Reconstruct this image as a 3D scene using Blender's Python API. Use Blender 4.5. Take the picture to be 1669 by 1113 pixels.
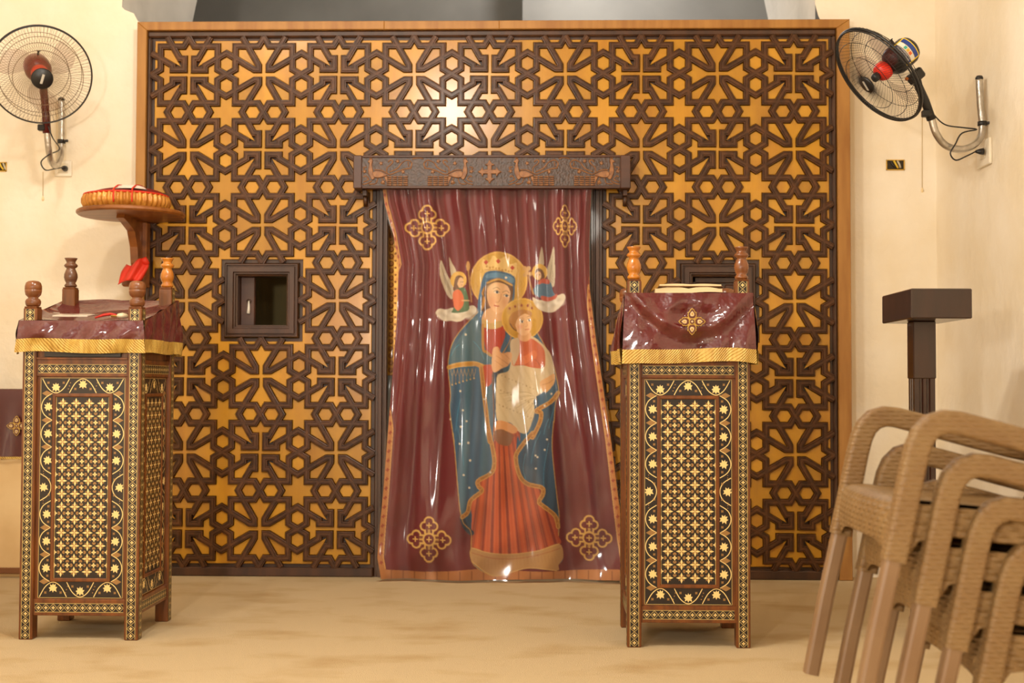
import bpy, math, random
import numpy as np
from mathutils import Vector, Matrix
random.seed(7); rng = np.random.default_rng(7)
SC = bpy.context.scene
for o in list(bpy.data.objects): bpy.data.objects.remove(o)
COL = SC.collection
# ------------------------------------------------------------------ camera
FPX = 2120.0; CX, CY = 834.5, 556.5
CAM = np.array([0.28671, -6.72487, 0.98852])
YAW, PITCH, ROLL = (math.radians(a) for a in (1.41399, 1.93409, 0.18082))
_f = np.array([-math.sin(YAW)*math.cos(PITCH), math.cos(YAW)*math.cos(PITCH), math.sin(PITCH)])
_r = np.array([math.cos(YAW), math.sin(YAW), 0.0]); _u = np.cross(_r, _f)
_r, _u = _r*math.cos(ROLL)+_u*math.sin(ROLL), -_r*math.sin(ROLL)+_u*math.cos(ROLL)
cd = bpy.data.cameras.new('camera'); cam = bpy.data.objects.new('camera', cd); COL.objects.link(cam)
cam.matrix_world = Matrix(((_r[0], _u[0], -_f[0], CAM[0]), (_r[1], _u[1], -_f[1], CAM[1]), (_r[2], _u[2], -_f[2], CAM[2]), (0, 0, 0, 1)))
cd.sensor_width = 36.0; cd.lens = FPX/1669*36.0; cd.clip_start = 0.05
cd.dof.use_dof = True; cd.dof.focus_distance = 5.1; cd.dof.aperture_fstop = 3.2
SC.camera = cam
# ------------------------------------------------------------------ light, exposure
W = bpy.data.worlds.new('world'); SC.world = W; W.use_nodes = True
W.node_tree.nodes['Background'].inputs[0].default_value = (1.0, 0.86, 0.68, 1); W.node_tree.nodes['Background'].inputs[1].default_value = 0.25
def lamp(name, kind, loc, power, col, size=0.3, rot=(0, 0, 0), size_y=None):
    l = bpy.data.lights.new(name, kind); l.energy = power; l.color = col
    if kind == 'AREA':
        l.size = size
        if size_y: l.shape = 'RECTANGLE'; l.size_y = size_y
    else: l.shadow_soft_size = size
    o = bpy.data.objects.new(name, l); COL.objects.link(o); o.location = loc; o.rotation_euler = rot
    return o
WARM = (1.0, 0.94, 0.82); WARM2 = (1.0, 0.95, 0.86)
lamp('chandelier_light', 'POINT', (-0.42, -3.0, 3.05), 185, WARM, 0.12)
lamp('wall_lamp_light', 'POINT', (-1.7, -3.2, 3.95), 150, WARM, 0.12)
lamp('low_rear_light', 'POINT', (-1.0, -6.9, 1.6), 500, (1.0, 0.95, 0.86), 0.14)  # low source behind the camera, set from the stand's shadow; its kind is unknown
lamp('chandelier_light', 'POINT', (0.7, -7.6, 2.75), 90, WARM, 0.2)
lamp('overhead_fill', 'AREA', (-1.2, -5.0, 5.0), 40, WARM2, 0.8)  # unseen fill added overhead, no fixture known there
lamp('sanctuary_fill', 'POINT', (0.6, 2.0, 4.2), 110, (1.0, 0.97, 0.93), 0.15)  # unseen fill added to brighten the soffit and the room beyond the arch
SC.view_settings.view_transform = 'Standard'; SC.view_settings.look = 'None'
SC.view_settings.gamma = 1.0; SC.view_settings.use_curve_mapping = False
SC.view_settings.exposure = -0.52
# ------------------------------------------------------------------ helpers
def at(x, y, X=None, Y=None, Z=None):
    d = _f + _r*(x-CX)/FPX + _u*(CY-y)/FPX
    if Y is not None: t = (Y-CAM[1])/d[1]
    elif Z is not None: t = (Z-CAM[2])/d[2]
    else: t = (X-CAM[0])/d[0]
    return Vector(CAM+d*t)
def lin(c):
    return tuple((v/255/12.92 if v/255 <= 0.04045 else ((v/255+0.055)/1.055)**2.4) for v in c[:3])
def mat(name, c, rough=0.5, metal=0.0, coat=0.0, var=0.0, c2=None, nscale=6.0, stretch=(1, 1, 1), bump=0.0, bscale=60.0, bstretch=None, spec=0.5, wave=None, emit=None, ndet=4.0, nlo=0.35, nhi=0.65, coatr=0.05, bdist=0.01):
    m = bpy.data.materials.new(name); m.use_nodes = True; nt = m.node_tree; N = nt.nodes; L = nt.links
    b = N['Principled BSDF']; b.inputs['Roughness'].default_value = rough; b.inputs['Metallic'].default_value = metal
    b.inputs['Coat Weight'].default_value = coat; b.inputs['Coat Roughness'].default_value = coatr; b.inputs['Specular IOR Level'].default_value = spec
    base = lin(c)+(1,); b.inputs['Base Color'].default_value = base
    out = None; tc = N.new('ShaderNodeTexCoord')
    if c2:
        mp = N.new('ShaderNodeMapping'); mp.inputs['Scale'].default_value = stretch; L.new(tc.outputs['Object'], mp.inputs[0])
        nz = N.new('ShaderNodeTexNoise'); nz.inputs['Scale'].default_value = nscale; nz.inputs['Detail'].default_value = ndet; L.new(mp.outputs[0], nz.inputs['Vector'])
        rp = N.new('ShaderNodeValToRGB'); rp.color_ramp.elements[0].position = nlo; rp.color_ramp.elements[1].position = nhi
        rp.color_ramp.elements[0].color = base; rp.color_ramp.elements[1].color = lin(c2)+(1,)
        L.new(nz.outputs['Fac'], rp.inputs[0]); out = rp.outputs[0]
        if var:
            oi = N.new('ShaderNodeObjectInfo'); ad = N.new('ShaderNodeVectorMath'); ad.operation = 'ADD'
            L.new(mp.outputs[0], ad.inputs[0]); sc = N.new('ShaderNodeMath'); sc.operation = 'MULTIPLY'; sc.inputs[1].default_value = 37.0
            L.new(oi.outputs['Random'], sc.inputs[0]); L.new(sc.outputs[0], ad.inputs[1]); L.new(ad.outputs[0], nz.inputs['Vector'])
    if var:
        oi = N.new('ShaderNodeObjectInfo'); hs = N.new('ShaderNodeHueSaturation')
        mr = N.new('ShaderNodeMapRange'); mr.inputs[3].default_value = 1-var; mr.inputs[4].default_value = 1+var
        L.new(oi.outputs['Random'], mr.inputs[0]); L.new(mr.outputs[0], hs.inputs['Value'])
        hs.inputs['Color'].default_value = base
        if out: L.new(out, hs.inputs['Color'])
        out = hs.outputs[0]
    if out: L.new(out, b.inputs['Base Color'])
    if bump:
        bm = N.new('ShaderNodeBump'); bm.inputs['Strength'].default_value = bump; bm.inputs['Distance'].default_value = bdist
        mp2 = N.new('ShaderNodeMapping'); mp2.inputs['Scale'].default_value = bstretch or (1, 1, 1); L.new(tc.outputs['Object'], mp2.inputs[0])
        if wave:
            w = N.new('ShaderNodeTexWave'); w.inputs['Scale'].default_value = bscale; w.bands_direction = wave; w.inputs['Distortion'].default_value = 0.6; L.new(mp2.outputs[0], w.inputs['Vector']); L.new(w.outputs['Fac'], bm.inputs['Height'])
        else:
            n2 = N.new('ShaderNodeTexNoise'); n2.inputs['Scale'].default_value = bscale; n2.inputs['Detail'].default_value = 3; L.new(mp2.outputs[0], n2.inputs['Vector']); L.new(n2.outputs['Fac'], bm.inputs['Height'])
        L.new(bm.outputs[0], b.inputs['Normal'])
    if emit:
        b.inputs['Emission Color'].default_value = lin(emit[0])+(1,); b.inputs['Emission Strength'].default_value = emit[1]
    return m
class MB:
    def __init__(s): s.v = []; s.f = []; s.m = []; s.sm = []
    def add(s, vs, fs, mi=0, smooth=False):
        o = len(s.v); s.v.extend([tuple(v) for v in vs])
        for f in fs: s.f.append(tuple(i+o for i in f)); s.m.append(mi); s.sm.append(smooth)
        return s
    def box(s, a, b, mi=0, bev=0.0, M=None):
        (x0, y0, z0), (x1, y1, z1) = [tuple(min(a[k], b[k]) for k in range(3)), tuple(max(a[k], b[k]) for k in range(3))]
        if bev <= 0:
            vs = [(x, y, z) for z in (z0, z1) for y in (y0, y1) for x in (x0, x1)]
            fs = [(0, 2, 3, 1), (4, 5, 7, 6), (0, 1, 5, 4), (2, 6, 7, 3), (0, 4, 6, 2), (1, 3, 7, 5)]
        else:
            e = min(bev, (x1-x0)*.45, (y1-y0)*.45, (z1-z0)*.45); vs = []
            c = ((x0+x1)/2, (y0+y1)/2, (z0+z1)/2); h = ((x1-x0)/2, (y1-y0)/2, (z1-z0)/2); idx = {}
            for sx in (-1, 1):
                for sy in (-1, 1):
                    for sz in (-1, 1):
                        for ax in range(3):
                            p = [c[0]+sx*(h[0]-e), c[1]+sy*(h[1]-e), c[2]+sz*(h[2]-e)]
                            p[ax] += (sx, sy, sz)[ax]*e; idx[(sx, sy, sz, ax)] = len(vs); vs.append(tuple(p))
            fs = []
            S = (-1, 1)
            for ax in range(3):
                o1, o2 = [(1, 2), (2, 0), (0, 1)][ax]
                for sg in S:
                    q = []
                    for (a1, a2) in ((-1, -1), (1, -1), (1, 1), (-1, 1)):
                        k = [0, 0, 0]; k[ax] = sg; k[o1] = a1; k[o2] = a2; q.append(idx[(k[0], k[1], k[2], ax)])
                    fs.append(tuple(q if sg > 0 else q[::-1]))
                for a1 in S:
                    for a2 in S:
                        k0 = [0, 0, 0]; k0[o1] = a1; k0[o2] = a2; k1 = list(k0); k0[ax] = -1; k1[ax] = 1
                        fs.append((idx[(*k0, o1)], idx[(*k1, o1)], idx[(*k1, o2)], idx[(*k0, o2)])[::(1 if a1*a2 > 0 else -1)])
            for sx in S:
                for sy in S:
                    for sz in S:
                        t = tuple(idx[(sx, sy, sz, k)] for k in range(3)); fs.append(t if sx*sy*sz > 0 else t[::-1])
        if M is not None: vs = [tuple(M @ Vector(v)) for v in vs]
        return s.add(vs, fs, mi)
    def tube(s, pts, r, n=8, mi=0, caps=True, smooth=True, flat=None):
        pts = [Vector(p) for p in pts]; k = len(pts)
        rs = r if hasattr(r, '__len__') else [r]*k
        vs = []; T = []
        for i in range(k): T.append((pts[min(i+1, k-1)]-pts[max(i-1, 0)]).normalized())
        up = Vector((0, 0, 1)) if abs(T[0].z) < .9 else Vector((1, 0, 0))
        nr = (up-T[0]*up.dot(T[0])).normalized()
        for i in range(k):
            nr = (nr-T[i]*nr.dot(T[i])).normalized(); bn = T[i].cross(nr)
            for j in range(n):
                a = 2*math.pi*j/n; vs.append(pts[i]+(nr*math.cos(a)+bn*math.sin(a))*rs[i])
        fs = [(i*n+j, i*n+(j+1) % n, (i+1)*n+(j+1) % n, (i+1)*n+j) for i in range(k-1) for j in range(n)]
        if caps: fs += [tuple(range(n))[::-1], tuple((k-1)*n+j for j in range(n))]
        return s.add(vs, fs, mi, smooth)
    def lathe(s, prof, n=20, c=(0, 0, 0), M=None, mi=0, smooth=True):
        vs = []
        for (r, z) in prof:
            for j in range(n):
                a = 2*math.pi*j/n; p = Vector((r*math.cos(a), r*math.sin(a), z))
                if M is not None: p = M @ p
                vs.append(p+Vector(c))
        k = len(prof); fs = [(i*n+j, i*n+(j+1) % n, (i+1)*n+(j+1) % n, (i+1)*n+j) for i in range(k-1) for j in range(n)]
        fs += [tuple(range(n))[::-1], tuple((k-1)*n+j for j in range(n))]
        return s.add(vs, fs, mi, smooth)
    def prism(s, poly, y0, y1, bev=0.0, mi=0, plane='xz'):
        """poly (x,z); back at y0, front at y1 (towards -y), front edge bevelled"""
        if area(poly) < 0: poly = poly[::-1]
        n = len(poly); back = [(x, y0, z) for x, z in poly]; sg = 1 if y1 < y0 else -1
        rings = [back]
        if bev > 0:
            rings.append([(x, y1+bev*sg, z) for x, z in poly]); rings.append([(x, y1, z) for x, z in inset(poly, bev)])
        else: rings.append([(x, y1, z) for x, z in poly])
        vs = [p for r in rings for p in r]; fs = []
        for i in range(len(rings)-1):
            for j in range(n): fs.append((i*n+j, i*n+(j+1) % n, (i+1)*n+(j+1) % n, (i+1)*n+j))
        k = (len(rings)-1)*n; fs.append(tuple(k+j for j in range(n))); fs.append(tuple(range(n))[::-1])
        if sg < 0: fs = [f[::-1] for f in fs]
        return s.add(vs, fs, mi)
    def flat(s, poly, y, mi=0):
        if area(poly) < 0: poly = poly[::-1]
        return s.add([(x, y, z) for x, z in poly], [tuple(range(len(poly)))], mi)
    def sweep(s, pts, prof, y0, prev=None, nxt=None, mi=0, closed=False):
        """flat moulding along pts (x,z) ; prof [(t, h)] ; rises towards -y from y0"""
        n = len(pts); P = [Vector(p) for p in pts]; vs = []
        for i in range(n):
            a = P[i-1] if (i > 0 or closed) else (Vector(prev) if prev else None)
            b = P[(i+1) % n] if (i < n-1 or closed) else (Vector(nxt) if nxt else None)
            d1 = (P[i]-a).normalized() if a is not None else None; d2 = (b-P[i]).normalized() if b is not None else None
            d1 = d1 or d2; d2 = d2 or d1
            n1 = Vector((-d1.y, d1.x)); n2 = Vector((-d2.y, d2.x)); m = n1+n2; m = m/max(.35, m.dot(n1))
            for (t, h) in prof: vs.append((P[i].x+m.x*t, y0-h, P[i].y+m.y*t))
        k = len(prof); fs = []
        for i in range(n if closed else n-1):
            for j in range(k-1):
                a = i*k+j; b = ((i+1) % n)*k+j; fs.append((a, a+1, b+1, b))
        if not closed: fs += [tuple(range(k))[::-1], tuple((n-1)*k+j for j in range(k))]
        return s.add(vs, fs, mi)
    def grid(s, P, mi=0, smooth=True, flip=False):
        """P: rows of points"""
        R = len(P); C = len(P[0]); vs = [p for row in P for p in row]
        fs = [(i*C+j, i*C+j+1, (i+1)*C+j+1, (i+1)*C+j) for i in range(R-1) for j in range(C-1)]
        if flip: fs = [f[::-1] for f in fs]
        return s.add(vs, fs, mi, smooth)
    def mesh(s, name, mats):
        me = bpy.data.meshes.new(name); me.from_pydata(s.v, [], s.f)
        for m in (mats if isinstance(mats, (list, tuple)) else [mats]): me.materials.append(m)
        me.polygons.foreach_set('material_index', s.m); me.polygons.foreach_set('use_smooth', s.sm); me.update()
        return me
    def build(s, name, mats, parent=None, loc=None):
        return link(name, s.mesh(name, mats), parent, loc)
def link(name, me, parent=None, loc=None, rot=None):
    o = bpy.data.objects.new(name, me); COL.objects.link(o)
    if parent: o.parent = parent
    if loc is not None: o.location = loc
    if rot is not None: o.rotation_euler = rot
    return o
def tag(o, label=None, cat=None, group=None, kind=None):
    if label: o['label'] = label
    if cat: o['category'] = cat
    if group: o['group'] = group
    if kind: o['kind'] = kind
    return o
def thing(name, label, cat, loc=(0, 0, 0), rz=0.0, group=None):
    o = bpy.data.objects.new(name, None); COL.objects.link(o); o.location = loc; o.rotation_euler = (0, 0, rz); o.empty_display_size = .1
    return tag(o, label, cat, group)
def area(p): return sum(p[i-1][0]*p[i][1]-p[i][0]*p[i-1][1] for i in range(len(p)))/2
def inset(poly, d):
    if area(poly) < 0: return inset(poly[::-1], d)[::-1]
    n = len(poly); out = []
    for i in range(n):
        p = Vector(poly[i]); d1 = (p-Vector(poly[i-1])).normalized(); d2 = (Vector(poly[(i+1) % n])-p).normalized()
        n1 = Vector((-d1.y, d1.x)); n2 = Vector((-d2.y, d2.x)); m = n1+n2
        q = m.dot(n1); m = m/max(q, .4) if q > 1e-6 else n1
        out.append((p.x+m.x*d, p.y+m.y*d))
    return out
def clip(poly, ax, lim, sg):
    out = []; n = len(poly)
    for i in range(n):
        a, b = poly[i], poly[(i+1) % n]; da = sg*(a[ax]-lim); db = sg*(b[ax]-lim)
        if da <= 0: out.append(a)
        if (da < 0 < db) or (db < 0 < da):
            t = da/(da-db); out.append((a[0]+(b[0]-a[0])*t, a[1]+(b[1]-a[1])*t))
    return out
def smooth_path(pts, k=6, closed=False):
    P = [Vector(p) for p in pts]; n = len(P); out = []
    for i in range(n if closed else n-1):
        p0 = P[i-1] if (i > 0 or closed) else P[0]; p1 = P[i]; p2 = P[(i+1) % n]; p3 = P[(i+2) % n] if (i+2 < n or closed) else P[-1]
        for j in range(k):
            t = j/k; out.append(.5*((2*p1)+(p2-p0)*t+(2*p0-5*p1+4*p2-p3)*t*t+(3*p1-p0-3*p2+p3)*t**3))
    if not closed: out.append(P[-1])
    return out
def ellipse(cx, cy, rx, ry, n=24, a0=0.0): return [(cx+rx*math.cos(a0+2*math.pi*i/n), cy+ry*math.sin(a0+2*math.pi*i/n)) for i in range(n)]
# ------------------------------------------------------------------ materials
M = {}
M['plaster'] = mat('cream_plaster', (243, 232, 213), .75, c2=(235, 220, 193), nscale=2.2, bump=.35, bscale=14, bdist=.02, spec=.25)
M['carpet'] = mat('beige_carpet', (200, 177, 140), .95, c2=(178, 148, 104), nscale=2.6, ndet=9, nlo=.5, nhi=.76, stretch=(1, 1.6, 1), bump=.5, bscale=260, bdist=.006, spec=.1)
M['grey'] = mat('grey_cement', (226, 220, 210), .9, c2=(208, 202, 192), nscale=3, bump=.2, bscale=20)
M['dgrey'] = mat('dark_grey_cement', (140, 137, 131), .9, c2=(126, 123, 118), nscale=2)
M['ceil'] = mat('dim_room_shell', (150, 134, 110), .85, c2=(136, 120, 98), nscale=2)  # unseen ceiling and rear wall, tone darkened to cut bounced light
M['gold_wood'] = mat('varnished_ochre_wood', (192, 136, 20), .42, var=.14, c2=(160, 102, 10), nscale=9, stretch=(1, 1, .25), ndet=6, nlo=.4, nhi=.85, coat=.75, coatr=.22, spec=.3, bump=.06, bscale=120, bstretch=(1, 1, .15))
M['strap'] = mat('dark_walnut_moulding', (90, 54, 25), .42, var=.12, c2=(64, 37, 16), nscale=30, ndet=5, spec=.3, coat=.08, coatr=.2, bump=.1, bscale=150)
M['dark_wood'] = mat('dark_walnut', (76, 44, 22), .45, c2=(54, 30, 15), nscale=14, stretch=(1, 1, .2), ndet=5, coat=.2)
M['frame'] = mat('pine_frame', (170, 120, 56), .5, c2=(148, 98, 40), nscale=7, stretch=(3, 3, .4), ndet=5)
M['pelmet'] = mat('carved_ground', (74, 47, 30), .36, c2=(54, 34, 22), nscale=40, coat=.1, coatr=.15, bump=.35, bscale=90)
M['carve'] = mat('carved_relief', (150, 98, 48), .45, c2=(116, 70, 30), nscale=50, bump=.2, bscale=160)
M['pelmet_rim'] = mat('pelmet_wood', (80, 46, 28), .42, c2=(62, 35, 22), nscale=10, stretch=(.2, 1, 1))
# ------------------------------------------------------------------ the room
XL, XR, YB, YF, ZC = -3.0, 2.335, 0.10, -9.5, 5.2
ACX, ACZ, AR = -0.13, 3.0, 1.84
def quad(name, pts, m, kind='structure'):
    b = MB(); b.add(pts, [tuple(range(len(pts)))]); return tag(b.build(name, m), kind=kind)
tag(quad('floor', [(XL, YF, 0), (XR, YF, 0), (XR, 3.4, 0), (XL, 3.4, 0)], M['carpet']), 'beige carpet with darker trodden stains in front of the wooden screen')
quad('ceiling', [(XL, YF, ZC), (XL, YB, ZC), (XR, YB, ZC), (XR, YF, ZC)], M['ceil'])
quad('wall_left', [(XL, YF, 0), (XL, YB, 0), (XL, YB, ZC), (XL, YF, ZC)], M['plaster'])
quad('wall_rear', [(XL, YF, 0), (XL, YF, ZC), (XR, YF, ZC), (XR, YF, 0)], M['ceil'])
b = MB(); J0, J1 = -1.815, 1.70           # wall behind the edges of the screen frame
ny = 24
b.add([(XR, YF, 0), (XR, YF, ZC), (XR, YB+.004, ZC), (XR, YB+.004, 0)], [(0, 1, 2, 3)])
tag(b.build('wall_right', M['plaster']), kind='structure')
b = MB()
arcp = [(ACX+AR*math.cos(a), ACZ+AR*math.sin(a)) for a in [math.pi*i/40 for i in range(41)]]
front = [(XL, 0), (J0, 0), (J0, 2.895), (-1.885, 2.925), (-1.905, 2.965), (-1.955, 2.985)] + arcp[::-1] + [(1.725, 2.94), (1.745, 2.9), (J1, 2.87), (J1, 0), (XR, 0), (XR, ZC), (XL, ZC)]
# broken plaster edge near the left springing
b.add([(x, YB, z) for x, z in front], [tuple(range(len(front)))])
tag(b.build('wall_back', M['plaster']), kind='structure')
b = MB(); pr = [(ACX+AR, 0)] + arcp + [(ACX-AR, 0)]
b.grid([[(x, YB, z) for x, z in pr], [(x, 1.4, z) for x, z in pr]], smooth=False)
tag(b.build('trim_1', M['grey']), 'grey cement soffit of the arch above the wooden screen', kind='structure')
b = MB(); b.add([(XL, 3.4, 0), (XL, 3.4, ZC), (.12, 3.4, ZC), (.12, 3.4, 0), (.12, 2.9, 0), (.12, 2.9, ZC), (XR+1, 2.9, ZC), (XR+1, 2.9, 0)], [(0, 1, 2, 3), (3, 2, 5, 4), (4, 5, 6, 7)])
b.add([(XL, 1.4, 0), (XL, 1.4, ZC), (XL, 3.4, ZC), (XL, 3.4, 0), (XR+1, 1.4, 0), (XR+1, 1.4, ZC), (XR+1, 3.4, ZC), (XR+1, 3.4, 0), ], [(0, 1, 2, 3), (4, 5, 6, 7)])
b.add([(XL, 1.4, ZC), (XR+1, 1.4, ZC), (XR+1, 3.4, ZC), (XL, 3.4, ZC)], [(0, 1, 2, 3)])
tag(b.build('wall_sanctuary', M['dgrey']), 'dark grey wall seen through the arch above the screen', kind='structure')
# ------------------------------------------------------------------ lattice screen
P = 0.394; U = P/486.0; ZR6 = 0.62*P
def cell(c, r): return ((c-4)*P, (6-r)*P+ZR6)
SCR = thing('icon_screen', 'wide carved wooden church screen with interlaced dark mouldings over ochre panels', 'screen', (0, 0, 0))
YP = 0.012                         # panel back, straps start
SW, SH = 39*U, 0.019
prof = [(-.5, 0), (-.5, .62), (-.43, .88), (-.31, .9), (-.28, .74), (-.24, .74), (-.21, 1), (.21, 1), (.24, .74), (.28, .74), (.31, .9), (.43, .88), (.5, .62), (.5, 0)]
prof = [(t*SW, h*SH) for t, h in prof]
def sc(pts): return [(x*U, -y*U) for x, y in pts]      # photo-style y down -> z up
def strap(pts, prev=None, nxt=None, y0=0.0):
    q = lambda p: (p[0]*U, -p[1]*U) if p else None
    b = MB(); b.sweep(sc(pts), prof, y0, q(prev), q(nxt)); return b
QA = [(-106, -185), (-60, -105), (-30, -105), (-30, -33), (-105, -33), (-105, -60), (-185, -106)]
QB = [(-106, -185), (-34, -60), (-34, -32), (-62, -32), (-185, -106)]
# QA drawn with the diagonal that ends under the arrow-shaped corner
mesh = {}
mesh['petA'] = strap(QA, y0=-.0006).mesh('arrow_moulding', M['strap'])
mesh['petB'] = strap(QB, y0=-.0006).mesh('petal_moulding', M['strap'])
mesh['corner'] = strap([(-34, -185), (-185, -185), (-185, -34)], (0, -243), (-243, 0)).mesh('corner_moulding', M['strap'])
mesh['chev'] = strap([(-106, -185), (-140, -243), (-106, -301)], y0=-.0003).mesh('chevron_moulding', M['strap'])
mesh['xbar1'] = strap([(-34, -185), (34, -301)], (-106, -185), (106, -301), y0=.0004).mesh('crossing_moulding', M['strap'])
mesh['xbar2'] = strap([(34, -185), (-34, -301)], (106, -185), (-106, -301)).mesh('crossing_moulding', M['strap'])
mesh['hchev'] = strap([(-106, -185), (-140, -243)], y0=-.0003).mesh('chevron_end', M['strap'])
mesh['hchev2'] = strap([(106, -185), (140, -243)], y0=-.0003).mesh('chevron_end', M['strap'])
mesh['hx1'] = strap([(-34, -185), (2, -245)], (-106, -185), y0=.0004).mesh('crossing_end', M['strap'])
mesh['hx2'] = strap([(34, -185), (-2, -245)], (106, -185)).mesh('crossing_end', M['strap'])
GAP = SW/2+.0012
def panel(poly, name, ins=True, tip=None):
    q = sc(poly); q = inset(q, GAP) if ins else q
    if tip: q[tip[0]] = sc([tip[1]])[0]
    b = MB(); b.prism(q, YP, -.0035, .0022); return b.mesh(name, M['gold_wood'])
def rot4(q):
    out = []
    for k in range(4):
        pts = q
        for _ in range(k): pts = [(-y, x) for x, y in pts]
        out.append(pts)
    return out
def crossp(q):
    # going round: quadrant UL path reversed etc.; points at arm tips
    r = rot4(q); out = []
    # UL quadrant is q from top edge to left edge; rotation by +90 (x,y)->(-y,x) takes UL to UR
    tips = [(0, -243), (243, 0), (0, 243), (-243, 0)]
    for k in range(4):
        tip = tips[k]; out.append(tip)
        nq = r[(k+1) % 4]          # next quadrant clockwise from that tip
        a = (34, -185); bq = (185, -34)
        for _ in range(k): a = (-a[1], a[0]); bq = (-bq[1], bq[0])
        out.append(a); out += nq[::-1] if False else list(reversed(nq)); out.append(bq)
    return out
# UR quadrant path must start at the top edge: rotate UL path (top->left) gives (right->top)... so reversed = top->right
mesh['crA'] = panel(crossp(QA), 'cross_panel'); mesh['crB'] = panel(crossp(QB), 'cross_panel')
mesh['kiA'] = panel([(-185, -185), (-106, -185), (-62, -110), (-38, -38), (-110, -62), (-185, -106)], 'kite_panel', True, (3, (-55, -55)))
mesh['kiB'] = panel([(-185, -185), (-106, -185), (-34, -60), (-34, -32), (-62, -32), (-185, -106)], 'kite_panel')
hexp = [(-140, -243), (-106, -185), (-34, -185), (0, -243), (-34, -301), (-106, -301)]
mesh['hex1'] = panel(hexp, 'hexagon_panel'); mesh['hex2'] = panel([(-x, y) for x, y in hexp], 'hexagon_panel')
STAR = [(58, 58), (137, 58), (103, 0), (137, -58), (58, -58), (58, -137), (0, -103), (-58, -137), (-58, -58), (-137, -58), (-103, 0), (-137, 58), (-58, 58), (-58, 137), (0, 103), (58, 137)]
star_cache = {}
def star_mesh(key):
    if key not in star_cache:
        l, r, t, bt = key; p = STAR
        if not l: p = clip(p, 0, 0, -1)
        if not r: p = clip(p, 0, 0, 1)
        if not t: p = clip(p, 1, 0, -1)
        if not bt: p = clip(p, 1, 0, 1)
        star_cache[key] = panel(p, 'star_panel')
    return star_cache[key]
hh = [(-140, -243), (-106, -185), (-34, -185), (0, -243)]
mesh['hh1'] = panel(hh, 'half_hexagon_panel'); mesh['hh2'] = panel([(-x, y) for x, y in hh], 'half_hexagon_panel')
CELLS = {(c, r) for c in range(9) for r in range(7)} - {(c, r) for c in (3, 4, 5) for r in range(2, 7)} - {(1, 3), (7, 3)}
# row 1 of the door columns is half covered by the carved pelmet; it is still there
DIRS = [(0, -1), (1, 0), (0, 1), (-1, 0)]        # top, right, bottom, left (rows grow downward)
def put(name, key, c, r, k):
    x, z = cell(c, r); return link(name, mesh[key] if isinstance(key, str) else key, SCR, (x, 0, z), (0, k*math.pi/2, 0))
for (c, r) in sorted(CELLS, key=lambda q: (q[1], q[0])):
    A = (c+r) % 2 == 0
    put('cross_panel', 'crA' if A else 'crB', c, r, 0)
    for k in range(4):
        put('kite_panel', 'kiA' if A else 'kiB', c, r, k)
        put('arrow_moulding' if A else 'petal_moulding', 'petA' if A else 'petB', c, r, k)
        put('corner_moulding', 'corner', c, r, k)
        dc, dr = DIRS[k]; nb = (c+dc, r+dr)
        if nb in CELLS:
            if k in (1, 2):
                put('chevron_moulding', 'chev', c, r, k)
                me = mesh['chev']
                x, z = cell(c, r)
                o = link('chevron_moulding', me, SCR, (x+dc*P, 0, z-dr*P), (0, (k+2)*math.pi/2, 0))
                put('crossing_moulding', 'xbar1', c, r, k); put('crossing_moulding', 'xbar2', c, r, k)
                put('hexagon_panel', 'hex1', c, r, k); put('hexagon_panel', 'hex2', c, r, k)
        else:
            for key, nm in (('hchev', 'chevron_end'), ('hchev2', 'chevron_end'), ('hx1', 'crossing_end'), ('hx2', 'crossing_end'), ('hh1', 'half_hexagon_panel'), ('hh2', 'half_hexagon_panel')):
                put(nm, key, c, r, k)
def present(c, r): return (c, r) in CELLS
for i in range(10):
    for j in range(8):
        ul, ur, dl, dr_ = present(i-1, j-1), present(i, j-1), present(i-1, j), present(i, j)
        n = sum((ul, ur, dl, dr_))
        if n == 0: continue
        x, z = (i-4.5)*P, (6.5-j)*P+ZR6
        if n >= 3: key = (1, 1, 1, 1) if n == 4 else None
        l, r_, t, bt = ul or dl, ur or dr_, ul or ur, dl or dr_
        if n == 3:
            p = [q for q in STAR]
            miss = [(a, bq) for a, bq, ok in ((-1, -1, ul), (1, -1, ur), (-1, 1, dl), (1, 1, dr_)) if not ok][0]
            # cut out the missing quadrant: L-shaped star
            sx, sy = miss
            base = [(-58, -137), (-58, -58), (-137, -58), (-103, 0), (-137, 58), (-58, 58), (-58, 137), (0, 103), (58, 137), (58, 58), (137, 58), (103, 0), (0, 0), (0, -103)]
            p = [(px*(1 if sx > 0 else -1), py*(1 if sy < 0 else -1)) for px, py in base]
            me = panel(p, 'star_panel')
        else:
            me = star_mesh((l, r_, t, bt))
        link('star_panel', me, SCR, (x, 0, z))
# backing boards behind the pieces (dark joints)
b = MB()
zt = 6.5*P+ZR6+.03
def back(c0, c1, r0, r1):
    b.box(((c0-4.5)*P, YP-.001, (6.5-r1)*P+ZR6), ((c1-4.5)*P, YP+.02, (6.5-r0)*P+ZR6))
back(0, 9, 0, 2); back(0, 3, 2, 3); back(6, 9, 2, 3); back(0, 1, 3, 4); back(2, 3, 3, 4); back(6, 7, 3, 4); back(8, 9, 3, 4); back(0, 3, 4, 7); back(6, 9, 4, 7)
b.build('backing_board', M['dark_wood'], SCR)
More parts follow.
